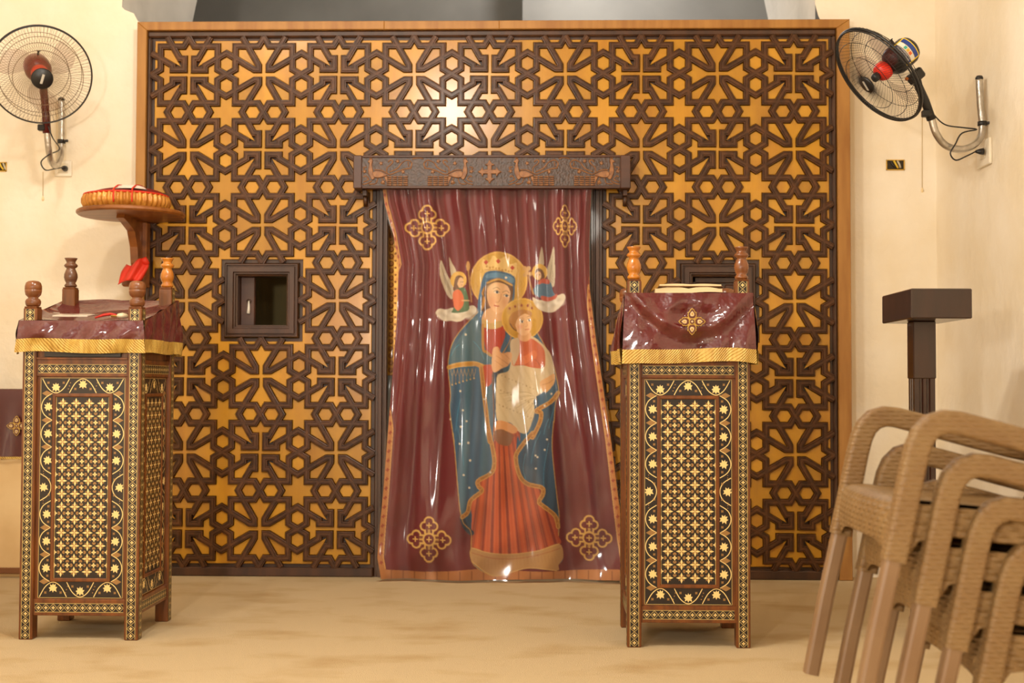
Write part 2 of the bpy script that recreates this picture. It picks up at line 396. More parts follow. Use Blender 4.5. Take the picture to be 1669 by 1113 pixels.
# frame
xi, xo0, xo1 = 4.5*P, -1.845, 1.86; zt0 = 6.5*P+ZR6
def bar(name, a, bb, m, bev=.003): q = MB(); q.box(a, bb, 0, bev); return q.build(name, m, SCR)
bar('inner_moulding', (-xi-.022, -.012, zt0), (xi+.022, .03, zt0+.034), M['dark_wood'], .008)
bar('inner_moulding', (-xi-.022, -.012, .0), (-xi, .03, zt0), M['dark_wood'], .008)
bar('inner_moulding', (xi, -.012, .0), (xi+.022, .03, zt0), M['dark_wood'], .008)
bar('bottom_rail', (-xi, -.02, 0.0), (-1.5*P, .03, ZR6-.5*P), M['dark_wood'], .006)
bar('bottom_rail', (1.5*P, -.02, 0.0), (xi, .03, ZR6-.5*P), M['dark_wood'], .006)
fr = MB()
def mitre(pts, y0, y1, nm): q = MB(); q.prism(pts, y0, y1, .003); return q.build(nm, M['frame'], SCR)
zo = 2.884; zi = zt0+.034
mitre([(xo0, 0.001), (-xi-.022, 0.001), (-xi-.022, zi), (xo0, zo)], .09, -.03, 'frame_post')
mitre([(xi+.022, 0.001), (xo1, 0.001), (xo1, zo), (xi+.022, zi)], .09, -.03, 'frame_post')
mitre([(xo0, zo), (-xi-.022, zi), (-.55, zi), (-.55, zo)], .09, -.03, 'frame_top')
mitre([(-.55, zo), (-.55, zi), (.05, zi), (.05, zo)], .09, -.0285, 'frame_top')
mitre([(.05, zo), (.05, zi), (xi+.022, zi), (xo1, zo)], .09, -.03, 'frame_top')
# door jambs
dz = 4.5*P+ZR6
def jamb(x0, sgn):
    q = MB(); pts = [(x0, 0.0), (x0, dz)]
    pf = [(-.033, 0), (-.033, .02), (-.028, .026), (-.018, .026), (-.014, .012), (-.008, .012), (-.004, .03), (.012, .03), (.016, .016), (.028, .016), (.033, .01), (.033, -.06)]
    if sgn > 0: pf = [(-t, h) for t, h in pf][::-1]
    q.sweep(pts, pf, .012); return q.build('door_jamb', M['dark_wood'], SCR)
jamb(-1.5*P+.034, -1); jamb(1.5*P-.034, 1)
bar('door_head', (-1.5*P, -.01, dz-.01), (1.5*P, .05, dz+.04), M['dark_wood'])
# niche windows
def niche(c, r, hasdoor):
    x, z = cell(c, r); h = P/2*.985
    fr = MB()
    pf = [(0, 0), (0, .018), (.006, .03), (.012, .03), (.015, .024), (.019, .024), (.022, .034), (.046, .034), (.05, .022), (.056, .022), (.058, .01), (.066, .006), (.066, -.09)]
    loop = [(-h, -h), (h, -h), (h, h), (-h, h)]
    fr.sweep([(a, bq) for a, bq in loop], pf, .01, closed=True)
    o = fr.build('window_frame', M['dark_wood'], SCR, (x, 0, z))
    hi = h-.066
    if hasdoor:
        q = MB(); q.box((-hi, .06, -hi), (hi, .09, hi), 0); d = q.build('window_door', M['dark_wood'], SCR, (x, 0, z))
        q = MB()
        for xx in (-hi, hi-.022): q.box((xx, .048, -hi), (xx+.022, .062, hi), 0, .004)
        for zz in (-hi, hi-.03): q.box((-hi, .048, zz), (hi, .062, zz+.03), 0, .004)
        q.build('door_frame', M['dark_wood'], d)
        for i in range(3):
            for j in range(3):
                w = (2*hi-.044)/3; q = MB(); x0 = -hi+.022+i*w; z0 = -hi+.03+j*(2*hi-.06)/3
                q.box((x0+.008, .05, z0+.008), (x0+w-.008, .066, z0+(2*hi-.06)/3-.008), 0, .006); q.build('door_panel', M['pelmet_rim'], d)
    else:
        q = MB(); q.box((-hi, .07, -hi), (-hi+.075, .1, hi), 0, .004); d = q.build('sliding_shutter', M['pelmet_rim'], SCR, (x, 0, z))
        q = MB(); q.lathe([(.001, -.004), (.012, -.004), (.012, .004), (.001, .004)], 12, (-hi+.045, .066, 0), Matrix.Rotation(math.pi/2, 4, 'X')); q.build('latch_hole', M['pelmet'], d)
        q = MB(); q.tube([(-hi+.045, .062, 0), (-hi+.046, .06, -.03), (-hi+.044, .06, -.065)], [.003, .006, .009], 8); q.build('white_tassel', mat('white_cord', (235, 228, 215), .8), d)
niche(1, 3, False); niche(7, 3, True)
# olive curtain beyond the open niche
x, z = cell(1, 3); b = MB()
b.grid([[(x-.5+i*.04, .62+.03*math.sin(i*1.9), zz) for i in range(26)] for zz in (z-.5, z+.45)])
tag(b.build('olive_curtain', mat('olive_cloth', (112, 98, 60), .9)), 'plain olive hanging seen through the small open window of the screen', 'curtain')
# gilded icon panel behind the door curtain
b = MB(); a0 = at(628, 366, Y=.16); a1 = at(676, 612, Y=.16)
b.box((a0.x, .16, a1.z), (a1.x, .19, a0.z), 0, .004)
gp = thing('gilded_panel', 'gilded icon panel just visible in the gap left of the maroon curtain', 'icon', (0, 0, 0))
b.build('panel', mat('gilt', (232, 168, 60), .35, .35, c2=(196, 128, 40), nscale=30), gp)
q = MB()
for i in range(20):
    zz = a1.z+.03+i*(a0.z-a1.z-.05)/20
    q.prism(ellipse(a0.x+.034, zz, .013, .014, 8), .162, .153, .003); q.prism(ellipse(a0.x+.056, zz+.016, .006, .006, 6), .162, .155, .002)
q.build('raised_ornament', mat('gilt_dark', (170, 104, 30), .4, .3), gp)
# ------------------------------------------------------------------ carved pelmet
a0 = at(576, 253, Y=-.14); a1 = at(1028, 308, Y=-.14)
PX0, PX1, PZ1 = a0.x, a1.x, a0.z; PZ0 = at(800, 307, Y=-.14).z; PYF = -.14
PEL = thing('carved_pelmet', 'dark carved wooden pelmet with four peacocks and a central cross above the curtain', 'pelmet', ((PX0+PX1)/2, PYF, PZ0))
PW, PH = PX1-PX0, PZ1-PZ0
def pp(x, y): v = at(x, y, Y=PYF); return (v.x-(PX0+PX1)/2, v.z-PZ0)
ix0 = pp(590, 280)[0]; ix1 = pp(1011, 280)[0]
b = MB(); b.box((ix0, .004, .006), (ix1, .022, PH-.006)); b.build('carved_ground', M['pelmet'], PEL)
b = MB(); b.box((ix0, .02, PH-.02), (ix1, .118, PH-.001)); b.box((ix0, .02, .0), (ix1, .035, PH)); b.build('case', M['pelmet_rim'], PEL)
b = MB(); b.box((ix0, -.004, 0), (ix1, .02, .013), 0, .003); b.build('bottom_moulding', M['pelmet_rim'], PEL)
b = MB(); b.box((ix0, -.004, PH-.012), (ix1, .02, PH), 0, .003); b.build('top_moulding', M['pelmet_rim'], PEL)
for x0, x1 in ((-PW/2, ix0), (ix1, PW/2)):
    b = MB(); b.box((x0, -.004, 0), (x1, .118, PH), 0, .004); b.build('end_block', M['pelmet_rim'], PEL)
for px in (592, 1020):
    bx = pp(px, 320)[0]; b = MB(); b.box((bx-.012, .05, -.03), (bx+.012, .116, .0), 0, .003); b.tube([(bx, .08, -.03), (bx, .085, -.055), (bx, .1, -.075)], .011, 8)
    b.build('bracket', M['dark_wood'], PEL)
cxx, czz = pp(798, 280)
b = MB(); a, w, fl = .057, .011, .026
cr = []
for k in range(4):
    seg = [(-w, w), (-w, a*.55), (-fl, a*.62), (-w*.9, a*.78), (0, a*1.08), (w*.9, a*.78), (fl, a*.62), (w, a*.55)]
    cr += [(x*math.cos(-k*math.pi/2)-z*math.sin(-k*math.pi/2), x*math.sin(-k*math.pi/2)+z*math.cos(-k*math.pi/2)) for x, z in seg]
b.prism([(cxx+x, czz+z) for x, z in cr], .006, -.006, .0025); b.build('carved_cross', M['carve'], PEL)
S7 = 1/7.256
def pk(x, y): return pp(570+x*S7, 240+y*S7)
def relief(b, poly, h=.008): b.prism(poly, .006, .004-h, .002)
def wire(b, pts, r=.0032): b.tube([(x, .003, z) for x, z in [tuple(v) for v in smooth_path([Vector(q) for q in pts], 4)]], r, 6)
bird = MB()
relief(bird, [tuple(v) for v in smooth_path([Vector(pk(*q)) for q in ((232, 150), (262, 138), (272, 165), (262, 200), (270, 250), (280, 300), (300, 350), (270, 385), (240, 350), (222, 300), (224, 240), (236, 190), (215, 176))], 3, True)], .009)
relief(bird, [tuple(v) for v in smooth_path([Vector(pk(*q)) for q in ((275, 300), (330, 280), (390, 300), (445, 330), (400, 350), (320, 362), (280, 345))], 3, True)], .011)
for i in range(5):
    y = 345+i*24
    for j in range(4):
        x0 = 440+j*64; relief(bird, [pk(x0, y), pk(x0+48, y-6), pk(x0+58, y+4), pk(x0+48, y+13), pk(x0, y+9)], .007)
relief(bird, [pk(400, 345), pk(446, 340), pk(446, 446), pk(430, 400)], .006)
for q in (((330, 365), (320, 400), (300, 430), (230, 436)), ((380, 360), (390, 395), (370, 420), (410, 436)), ((242, 142), (238, 120)), ((255, 138), (258, 118))): wire(bird, [pk(*p) for p in q], .0028)
bme = bird.mesh('peacock', M['carve'])
vine = MB()
for q in (((285, 268), (360, 268), (430, 300), (480, 320), (560, 290), (640, 258), (730, 245)), ((440, 310), (440, 245), (490, 200), (510, 165), (480, 150), (455, 175)), ((470, 290), (560, 250), (620, 180), (690, 152), (735, 190), (720, 240)), ((690, 175), (695, 225)),
          ((160, 410), (220, 380), (190, 340), (165, 350)), ((150, 440), (215, 425), (260, 395)), ((180, 280), (160, 240), (200, 235))): wire(vine, [pk(*p) for p in q], .003)
for (x, y) in ((370, 190), (565, 165), (175, 285), (630, 290), (395, 410)):
    relief(vine, [pk(x+ (30 if i % 2 else 14)*math.cos(i*math.pi/5), y+(30 if i % 2 else 14)*math.sin(i*math.pi/5)) for i in range(10)], .006)
vme = vine.mesh('vine', M['carve'])
m1 = pp(681.0, 280)[0]; m2 = pp(919.5, 280)[0]
for nm, me in (('carved_peacock', bme), ('carved_vine', vme)):
    o = link(nm, me, PEL)
    o = link(nm, me, PEL, (2*m1, 0, 0)); o.scale = (-1, 1, 1)
    o = link(nm, me, PEL, (m2-m1, 0, 0))
    o = link(nm, me, PEL, (m2+m1, 0, 0)); o.scale = (-1, 1, 1)
arcs = MB()
for mx in (m1, m2): arcs.tube([(mx-.028+.0056*i, .003, pp(681, 259-2.0*math.sin(math.pi*i/10))[1]) for i in range(11)], .003, 6)
arcs.build('carved_arch', M['carve'], PEL)
# ------------------------------------------------------------------ door curtain with printed icon
class Canvas:
    K = 2.0; X0, Y0, X1, Y1 = 600, 296, 1046, 962
    def __init__(s):
        s.w = int((s.X1-s.X0)*s.K); s.h = int((s.Y1-s.Y0)*s.K)
        s.c = np.zeros((s.h, s.w, 3), np.float32); s.i = np.zeros((s.h, s.w), np.int16)
        s.gx, s.gy = np.meshgrid(s.X0+(np.arange(s.w)+.5)/s.K, s.Y0+(np.arange(s.h)+.5)/s.K)
    def win(s, x0, y0, x1, y1):
        a = lambda v, m: int(min(max(v, 0), m))
        return (slice(a((y0-s.Y0)*s.K-2, s.h), a((y1-s.Y0)*s.K+2, s.h)), slice(a((x0-s.X0)*s.K-2, s.w), a((x1-s.X0)*s.K+2, s.w)))
    def put(s, sl, m, col, pid, alpha=1.0):
        col = np.array(lin(col) if not isinstance(col, np.ndarray) else col, np.float32); v = s.c[sl]; a = np.clip(m*alpha, 0, 1)[..., None]
        s.c[sl] = v*(1-a)+col*a
        if pid is not None: s.i[sl][m > .5] = pid
    def mask(s, poly):
        p = np.array([tuple(q) for q in poly], float); sl = s.win(p[:, 0].min(), p[:, 1].min(), p[:, 0].max(), p[:, 1].max())
        x, y = s.gx[sl], s.gy[sl]; m = np.zeros(x.shape, bool)
        for k in range(len(p)):
            (xa, ya), (xb, yb) = p[k-1], p[k]
            if ya == yb: continue
            m ^= ((ya > y) != (yb > y)) & (x < (xb-xa)*(y-ya)/(yb-ya)+xa)
        return sl, m.astype(np.float32)
    def poly(s, pts, col, pid=None, sm=True, alpha=1.0):
        q = smooth_path([Vector(p) for p in pts], 5, True) if sm else pts
        sl, m = s.mask(q); s.put(sl, m, col, pid, alpha); return sl, m
    def ell(s, cx, cy, rx, ry, col, pid=None, ang=0.0, alpha=1.0, soft=0.0):
        R = max(rx, ry)*(1+soft*1.5); sl = s.win(cx-R, cy-R, cx+R, cy+R); x = s.gx[sl]-cx; y = s.gy[sl]-cy
        c, sn = math.cos(ang), math.sin(ang); d = np.sqrt(((x*c+y*sn)/rx)**2+((-x*sn+y*c)/ry)**2)
        m = np.clip((1+soft-d)/(2*soft), 0, 1) if soft else (d < 1).astype(np.float32)
        s.put(sl, m.astype(np.float32), col, pid, alpha)
    def line(s, pts, w, col, pid=None, sm=True, alpha=1.0):
        q = [tuple(v) for v in (smooth_path([Vector(p) for p in pts], 5) if sm and len(pts) > 2 else pts)]
        for (xa, ya), (xb, yb) in zip(q[:-1], q[1:]):
            sl = s.win(min(xa, xb)-w, min(ya, yb)-w, max(xa, xb)+w, max(ya, yb)+w); x, y = s.gx[sl], s.gy[sl]
            L2 = (xb-xa)**2+(yb-ya)**2+1e-9; t = np.clip(((x-xa)*(xb-xa)+(y-ya)*(yb-ya))/L2, 0, 1)
            d = np.hypot(x-xa-t*(xb-xa), y-ya-t*(yb-ya)); s.put(sl, np.clip(w/2+.25-d, 0, 1).astype(np.float32)*(1 if alpha == 1 else 1), col, pid, alpha)
CV = Canvas()
MAROON, GOLDC, GOLD2, BLUE, DBLUE, TEAL = (112, 16, 26), (230, 184, 96), (196, 140, 58), (52, 96, 128), (30, 58, 84), (92, 132, 146)
SKIN, SKIN2, RED, ORG, CREAM = (236, 190, 140), (206, 140, 92), (178, 58, 34), (214, 96, 44), (222, 200, 158)
CV.c[:] = lin(MAROON)
# ---- fabric outline in photo pixels (left and right edge for each height)
LE = np.array([(300, 622), (330, 626), (380, 640), (430, 649), (520, 646), (600, 640), (700, 632), (800, 624), (860, 618), (910, 614), (950, 621)], float)
RE = np.array([(300, 964), (400, 960), (470, 961), (560, 972), (640, 984), (720, 996), (800, 1006), (880, 1016), (950, 1028)], float)
TOPY, BOTY = 301.0, 945.0
lx = np.interp(CV.gy, LE[:, 0], LE[:, 1]); rx = np.interp(CV.gy, RE[:, 0], RE[:, 1])
def band(m, col, pid=1):
    CV.c[m] = lin(col); CV.i[m] = pid
BORD = (196, 128, 70)
wl = np.interp(CV.gy, [300, 340, 430, 445, 660, 700, 960], [5, 5, 4, 0, 0, 8, 10]); wr = np.interp(CV.gy, [300, 450, 500, 960], [0, 0, 7, 10])
band((CV.gx < lx+wl)|(CV.gx > rx-wr)|(CV.gy > BOTY-15+3*np.sin(CV.gx*.03)), BORD)
mk = CV.i == 1                                    # woven little crosses in the border
tile = ((np.abs((CV.gy+CV.gx*.2) % 15-7.5) < 3.2)&(np.abs(CV.gx-np.where(CV.gx < 800, lx+wl/2, rx-wr/2)) < 1))|((np.abs((CV.gy+CV.gx*.2) % 15-7.5) < 1)&(np.abs(CV.gx-np.where(CV.gx < 800, lx+wl/2, rx-wr/2)) < 3))
CV.c[mk & tile & (CV.gy < BOTY-16)] = lin((158, 60, 40))
CV.c[mk & (np.abs((CV.gx) % 19-9.5) < 1.2)&(CV.gy > BOTY-15)] = lin((160, 96, 44))
for e, w_ in ((lx+wl, wl), (rx-wr, wr)): CV.c[(np.abs(CV.gx-e) < .7)&(CV.gy < BOTY-16)&(w_ > 2)] = lin((222, 170, 96))
def emblem(cx, cy, R, pid, sx=1.0):
    s = R/36.0; sl = CV.win(cx-R*1.1, cy-R*1.1, cx+R*1.1, cy+R*1.1); x = (CV.gx[sl]-cx)/s/sx; y = (CV.gy[sl]-cy)/s
    d = np.full(x.shape, 99.0); inner = np.zeros(x.shape, bool)
    for k in range(4):
        a = k*math.pi/2; u = x*math.cos(a)+y*math.sin(a); v = -x*math.sin(a)+y*math.cos(a)
        lobe = np.minimum(np.minimum(np.hypot(u-20.5, v-6.8)-6.6, np.hypot(u-20.5, v+6.8)-6.6), np.hypot(u-27.3, v)-7.4)
        lobe = np.minimum(lobe, np.hypot(u-22, v)-6)
        neck = np.maximum(np.abs(v)-6.2, np.maximum(6-u, u-20)); d = np.minimum(d, np.minimum(lobe, neck))
        inner |= ((np.abs(u-22) < 4.4)&(np.abs(v) < .9))|((np.abs(v) < 4.4)&(np.abs(u-22) < .9))
        inner |= ((u > 9.5)&(u < 16)&(np.abs(v) < 2.6)&(np.abs(np.abs(v)-1.3) > .45))
    r = np.hypot(x, y); inner |= np.abs(r-9.2) < 1.35; inner |= ((np.abs(x) < 4.4)&(np.abs(y) < .9))|((np.abs(y) < 4.4)&(np.abs(x) < .9))
    CV.i[sl][(d < 1.6)|(r < 10.5)] = pid
    CV.c[sl][((np.abs(d) < 1.4)&(r > 9))|inner] = lin(GOLDC)
emblem(696.5, 371, 37, 2); emblem(699, 880, 37.5, 3); emblem(960.5, 877, 37.5, 4); emblem(921, 369, 35, 5, .55)
# ---- the mother
def A(*p): return [(690+x/3.373, 390+y/3.373) for x, y in p]        # upper drawing
def B(*p): return [(600+x/3.837, 680+y/3.837) for x, y in p]        # lower drawing
def N(*p): return [(690+x/7.42, 390+y/7.42) for x, y in p]          # angel at left
MO, CH, AN1, AN2 = 6, 7, 8, 9
sil = A((300, 400), (240, 465), (185, 530), (150, 600), (136, 700), (150, 850), (145, 930), (162, 1060), (170, 1113)) + B((532, 100), (545, 220), (560, 400), (578, 580), (600, 660), (648, 725), (650, 900), (760, 985), (850, 988), (1000, 948), (1180, 966), (1192, 930), (1222, 880), (1192, 745), (1196, 620), (1180, 480), (1152, 200), (1160, 40)) + A((720, 1000), (728, 900), (745, 850), (735, 770), (700, 650), (600, 480), (480, 420), (380, 400))
CV.poly(sil, BLUE, MO); 
sl, m = CV.mask(smooth_path([Vector(p) for p in sil], 5, True))
fold = .5+.5*np.sin(CV.gx[sl]*.42+np.sin(CV.gy[sl]*.018)*2.2); CV.put(sl, m*fold*.55, DBLUE, None); fold2 = np.clip(np.sin(CV.gx[sl]*.19+CV.gy[sl]*.01+1), 0, 1); CV.put(sl, m*fold2*.45, TEAL, None)
CV.poly(A((300, 420), (250, 480), (190, 560), (150, 640), (145, 690), (240, 690), (330, 690), (370, 640), (320, 520)), (84, 118, 130), MO, alpha=.75)
# halo and crown
CV.ell(813.5, 457, 46.5, 46.5, GOLDC, MO); CV.ell(813.5, 457, 44.5, 44.5, (214, 168, 70), MO); CV.ell(800, 448, 15, 19, (242, 214, 130), MO, alpha=.55, soft=.6)
for k in range(30):
    a = k*.7; rr = 24+18*((k*37) % 10)/10; CV.line([(813+rr*math.cos(a), 455+rr*math.sin(a)), (816+rr*math.cos(a+.1), 458+rr*math.sin(a+.1)), (813+rr*math.cos(a+.25), 457+rr*math.sin(a+.25))], .9, (184, 130, 44), alpha=.7)
CV.poly(A((335, 172), (328, 110), (360, 128), (385, 92), (415, 112), (450, 96), (475, 135), (515, 130), (500, 215), (420, 175)), (240, 206, 130), MO)
CV.line(A((338, 168), (420, 172), (500, 205)), 1.4, (176, 112, 36)); 
for x, y in ((345, 127), (413, 122), (490, 155)): CV.poly(A((x-13, y), (x, y-14), (x+13, y), (x, y+14)), (196, 66, 40), sm=False)
for k in range(9): CV.ell(*A((350+k*17, 150+k*3+4*(k % 2)))[0], 1.8, 1.8, (196, 140, 52), alpha=.8)
# veil
CV.poly(A((345, 182), (420, 176), (498, 202), (502, 270), (498, 330), (470, 350), (440, 380), (330, 430), (330, 480), (300, 430), (300, 350), (318, 250)), (58, 104, 142), MO)
CV.poly(A((352, 192), (420, 186), (495, 212), (488, 240), (420, 215), (350, 214)), (92, 140, 176), MO)
# hair, face, neck
CV.poly(A((352, 235), (420, 222), (488, 250), (490, 320), (468, 370), (380, 390), (330, 400), (322, 330)), (104, 66, 36), MO)
CV.poly(A((345, 330), (322, 300), (338, 260), (322, 370), (318, 400), (340, 360)), GOLD2)
CV.poly(A((352, 385), (440, 372), (432, 440), (428, 470), (345, 470), (322, 440)), (226, 176, 124), MO)
CV.poly(A((358, 262), (400, 238), (455, 250), (478, 290), (470, 340), (450, 385), (418, 407), (390, 398), (362, 360), (350, 310)), SKIN, MO)
CV.ell(*A((378, 345))[0], 6, 8, (226, 150, 104), alpha=.55, soft=.6); CV.ell(*A((385, 270))[0], 9, 6, (248, 216, 172), alpha=.7, soft=.6); CV.ell(*A((452, 345))[0], 5, 8, (206, 140, 96), alpha=.6, soft=.6)
for (x, y, t) in ((405, 292, .15), (456, 310, .2)):
    CV.ell(*A((x, y))[0], 4.6, 2.2, (246, 226, 196), ang=t); CV.ell(*A((x+2, y))[0], 2.1, 2.1, (58, 70, 90)); CV.line(A((x-16, y-2), (x, y-9), (x+15, y+1)), 1.0, (92, 54, 34)); CV.line(A((x-20, y-18), (x, y-27), (x+16, y-16)), 1.1, (136, 88, 54))
CV.line(A((430, 300), (424, 330), (412, 348), (400, 346)), 1.0, (186, 116, 74)); CV.line(A((391, 364), (403, 368), (416, 368)), 2.0, (190, 84, 66)); CV.line(A((392, 378), (410, 382)), .8, (190, 130, 90))
CV.line(A((330, 290), (345, 330), (338, 370), (320, 395)), 1.3, (40, 44, 56)); CV.line(A((352, 240), (420, 222), (488, 252)), 3.2, (214, 166, 76), MO); CV.line(A((360, 232), (420, 214), (488, 244)), 1.0, (160, 104, 40))
CV.ell(*A((455, 210))[0], 2, 2, (246, 236, 210))
# dress front
CV.poly(A((338, 485), (440, 480), (446, 560), (420, 620), (384, 650), (345, 610)), (186, 62, 40), MO)
for x in (360, 382, 404, 426): CV.line(A((x, 495), (x+2, 560), (x-4, 615)), 1.0, (132, 36, 28), alpha=.7)
CV.poly(A((325, 438), (370, 462), (432, 448), (430, 482), (380, 494), (330, 482)), (206, 168, 100), MO)
CV.line(A((328, 470), (330, 600), (348, 620), (372, 640)), 4.4, GOLD2, MO); CV.line(A((478, 540), (452, 590), (430, 630)), 5, GOLD2, MO); CV.poly(A((460, 520), (478, 545), (445, 610), (418, 640), (430, 590)), (62, 104, 140), MO)
# sleeve band + fringe
CV.line(A((140, 704), (200, 690), (280, 684), (330, 700), (376, 700)), 7.5, (202, 146, 58), MO); CV.line(A((140, 694), (200, 680), (280, 674), (330, 690)), 1.2, (238, 196, 110)); CV.line(A((140, 716), (200, 702), (280, 696)), 1.2, (238, 196, 110))
for k in range(7):
    x = 150+k*20; CV.line(A((x, 716), (x+10, 752), (x+20, 712)), .9, (198, 160, 90)); CV.line(A((x+10, 752), (x+10, 800-6*k)), .9, (198, 160, 90)); CV.ell(*A((x+10, 800-6*k))[0], 1.3, 1.3, (214, 176, 100))
CV.poly(A((330, 700), (372, 692), (384, 750), (376, 790), (345, 812), (332, 760)), (200, 76, 40), MO)
CV.poly(A((380, 735), (440, 720), (420, 800), (400, 900), (398, 1020), (385, 1050), (386, 900)), (34, 52, 74), MO)
# left mantle gold edge
edgeL = A((318, 700), (335, 850), (352, 1000), (366, 1113))+B((745, 40), (780, 200), (790, 290), (770, 350), (690, 398), (694, 434), (712, 462), (644, 520), (626, 590), (592, 622))
# dress (lower)
gown = A((398, 1000), (520, 1040), (530, 1113))+B((935, 120), (925, 270), (950, 370), (1000, 420), (1085, 440), (1095, 480), (1070, 530), (1170, 620), (1192, 740), (1200, 800), (1060, 840), (900, 860), (760, 850), (652, 820), (648, 720), (650, 600), (640, 530), (710, 462), (694, 434), (690, 400), (770, 350), (790, 290), (786, 150))
CV.poly(gown, ORG, MO); sl, m = CV.mask(smooth_path([Vector(p) for p in gown], 5, True))
cx0 = 812.0; fx = (CV.gx[sl]-cx0)/np.clip((CV.gy[sl]-560)/330, .2, 1.3)
CV.put(sl, m*np.clip(np.sin(fx*.42+.4*np.sin(fx*.11))*1.3, 0, 1)*.8, (132, 34, 26), None); CV.put(sl, m*np.clip(np.sin(fx*.9+1), 0, 1)*.35, (236, 132, 70), None)
CV.put(sl, m*np.clip((CV.gx[sl]-850)/60, 0, 1)*.45, (120, 30, 30), None); CV.put(sl, m*np.clip((760-CV.gy[sl])/50, 0, 1)*.4, (130, 44, 36), None)
hem = B((650, 815), (760, 848), (900, 858), (1060, 838), (1196, 796), (1222, 880), (1192, 930), (1180, 966), (1000, 946), (850, 986), (760, 984), (652, 900))
CV.poly(hem, (196, 150, 92), MO); CV.line(B((650, 815), (760, 848), (900, 858), (1060, 838), (1196, 796)), 1.6, (226, 186, 110)); CV.line(B((650, 845), (760, 878), (900, 888), (1060, 866), (1200, 826)), 1.2, (176, 84, 46)); 
for k in range(24): CV.line(B((665+k*22, 870+12*math.sin(k*.3)), (662+k*22.5, 930+20*math.sin(k*.25))), 1.0, (168, 116, 62), alpha=.5)
CV.line(B((652, 900), (760, 984), (850, 986), (1000, 946), (1180, 966)), 1.5, (232, 190, 110), MO)
# right mantle
mr = A((735, 850), (700, 900), (640, 930), (618, 945), (640, 1000), (600, 1080), (575, 1113))+B((1030, 100), (940, 210), (925, 270), (950, 370), (1000, 420), (1085, 440), (1095, 480), (1070, 530), (1100, 560), (1170, 620), (1192, 700), (1195, 720), (1190, 560), (1150, 200), (1160, 40))+A((725, 950))
CV.poly(mr, (44, 82, 112), MO); sl, m = CV.mask(smooth_path([Vector(p) for p in mr], 5, True)); CV.put(sl, m*np.clip(np.sin(CV.gx[sl]*.33+CV.gy[sl]*.02), 0, 1)*.6, (26, 46, 66), None)
CV.line(B((592, 622), (610, 680), (648, 722)), 9, (34, 56, 80), MO)
edgeR = A((742, 845), (700, 895), (622, 942), (648, 955), (640, 1010), (600, 1090))+B((1030, 100), (940, 210), (925, 270), (950, 370), (1000, 420), (1085, 440), (1095, 480), (1070, 530), (1100, 560), (1170, 620), (1190, 690))
for e in (edgeL, edgeR):
    CV.line(e, 7.0, (222, 170, 80), MO); CV.line(e, 4.6, (176, 116, 46), MO)
    q = smooth_path([Vector(p) for p in e], 5)
    for v in q[::3]: CV.ell(v.x, v.y, 1.2, 1.2, (206, 150, 70))
for q in (((180, 1050), (190, 960), (205, 880)), ((155, 640), (175, 600), (200, 580)), ((275, 560), (310, 600), (335, 660)), ((690, 1040), (705, 980), (722, 920))): CV.line(A(*q), 1.1, (72, 164, 196), alpha=.8)
for q in (((1100, 440), (1100, 330), (1130, 160)), ((985, 390), (970, 320), (985, 230)), ((1020, 290), (1040, 180), (1080, 90)), ((600, 300), (590, 200), (560, 60)), ((1100, 110), (1110, 60), (1130, 10))): CV.line(B(*q), 1.1, (72, 160, 196), alpha=.8)
for q in A((235, 525), (205, 835), (220, 940), (208, 1030), (335, 880), (705, 850), (668, 915), (150, 990), (240, 1000))+B((585, 60), (575, 165), (628, 160), (640, 270), (600, 360), (1048, 240), (1050, 322), (1105, 205), (1120, 140), (990, 165), (765, 345), (635, 440), (1060, 250)): CV.ell(*q, 1.7, 1.7, (222, 214, 190))
outl = sil; CV.line(outl[:18]+[], 1.6, (206, 164, 84), MO); CV.line(outl[22:34], 1.6, (206, 164, 84), MO)
# ---- the child
CV.ell(*A((545, 437))[0], 33.8, 33.8, (232, 186, 84), CH); CV.ell(*A((545, 437))[0], 32, 32, (206, 158, 52), CH); CV.ell(*A((520, 410))[0], 18, 18, (238, 200, 100), CH, alpha=.5, soft=.6)
for k in range(22):
    a = k*.9; rr = 18+12*((k*53) % 10)/10; x, y = A((545, 437))[0]; CV.line([(x+rr*math.cos(a), y+rr*math.sin(a)), (x+rr*math.cos(a+.15), y+rr*math.sin(a+.15))], 1, (176, 120, 30), alpha=.7)
CV.poly(A((470, 415), (460, 375), (490, 365), (520, 350), (550, 358), (590, 352), (606, 385), (560, 385), (500, 400)), (206, 160, 76), CH)
for x, y in ((475, 380), (505, 368), (540, 362), (575, 365), (598, 378)): CV.ell(*A((x, y))[0], 1.8, 2.2, (150, 66, 40))
wrap = A((480, 560), (525, 540), (590, 530), (650, 570), (700, 630), (716, 700), (722, 740), (712, 800), (660, 840), (610, 880), (610, 960), (575, 1060), (530, 1062), (480, 1010), (410, 1000), (400, 900), (402, 800), (412, 745), (470, 720), (480, 640))
CV.poly(wrap, CREAM, CH); sl, m = CV.mask(smooth_path([Vector(p) for p in wrap], 5, True))
CV.put(sl, m*np.clip(np.sin((CV.gx[sl]*.5-CV.gy[sl]*.28)), 0, 1)*.16, (176, 146, 100), None)
for k in range(9): CV.line(A((622, 872), (560+8*k, 880+10*k-40), (420+22*k, 850+20*k)), .9, (246, 230, 196) if k % 2 else (166, 136, 92))
for k in range(40): CV.ell(*A((412+((k*71) % 200), 740+((k*113) % 250)))[0], 1.0, 1.0, (156, 118, 74), alpha=.6)
CV.poly(A((490, 560), (530, 545), (590, 545), (640, 575), (668, 620), (666, 700), (610, 708), (540, 690), (490, 690), (500, 640)), (206, 104, 62), CH)
for k in range(6): CV.line(A((528+k*12, 560), (530+k*12, 620)), .9, (156, 64, 40), alpha=.8)
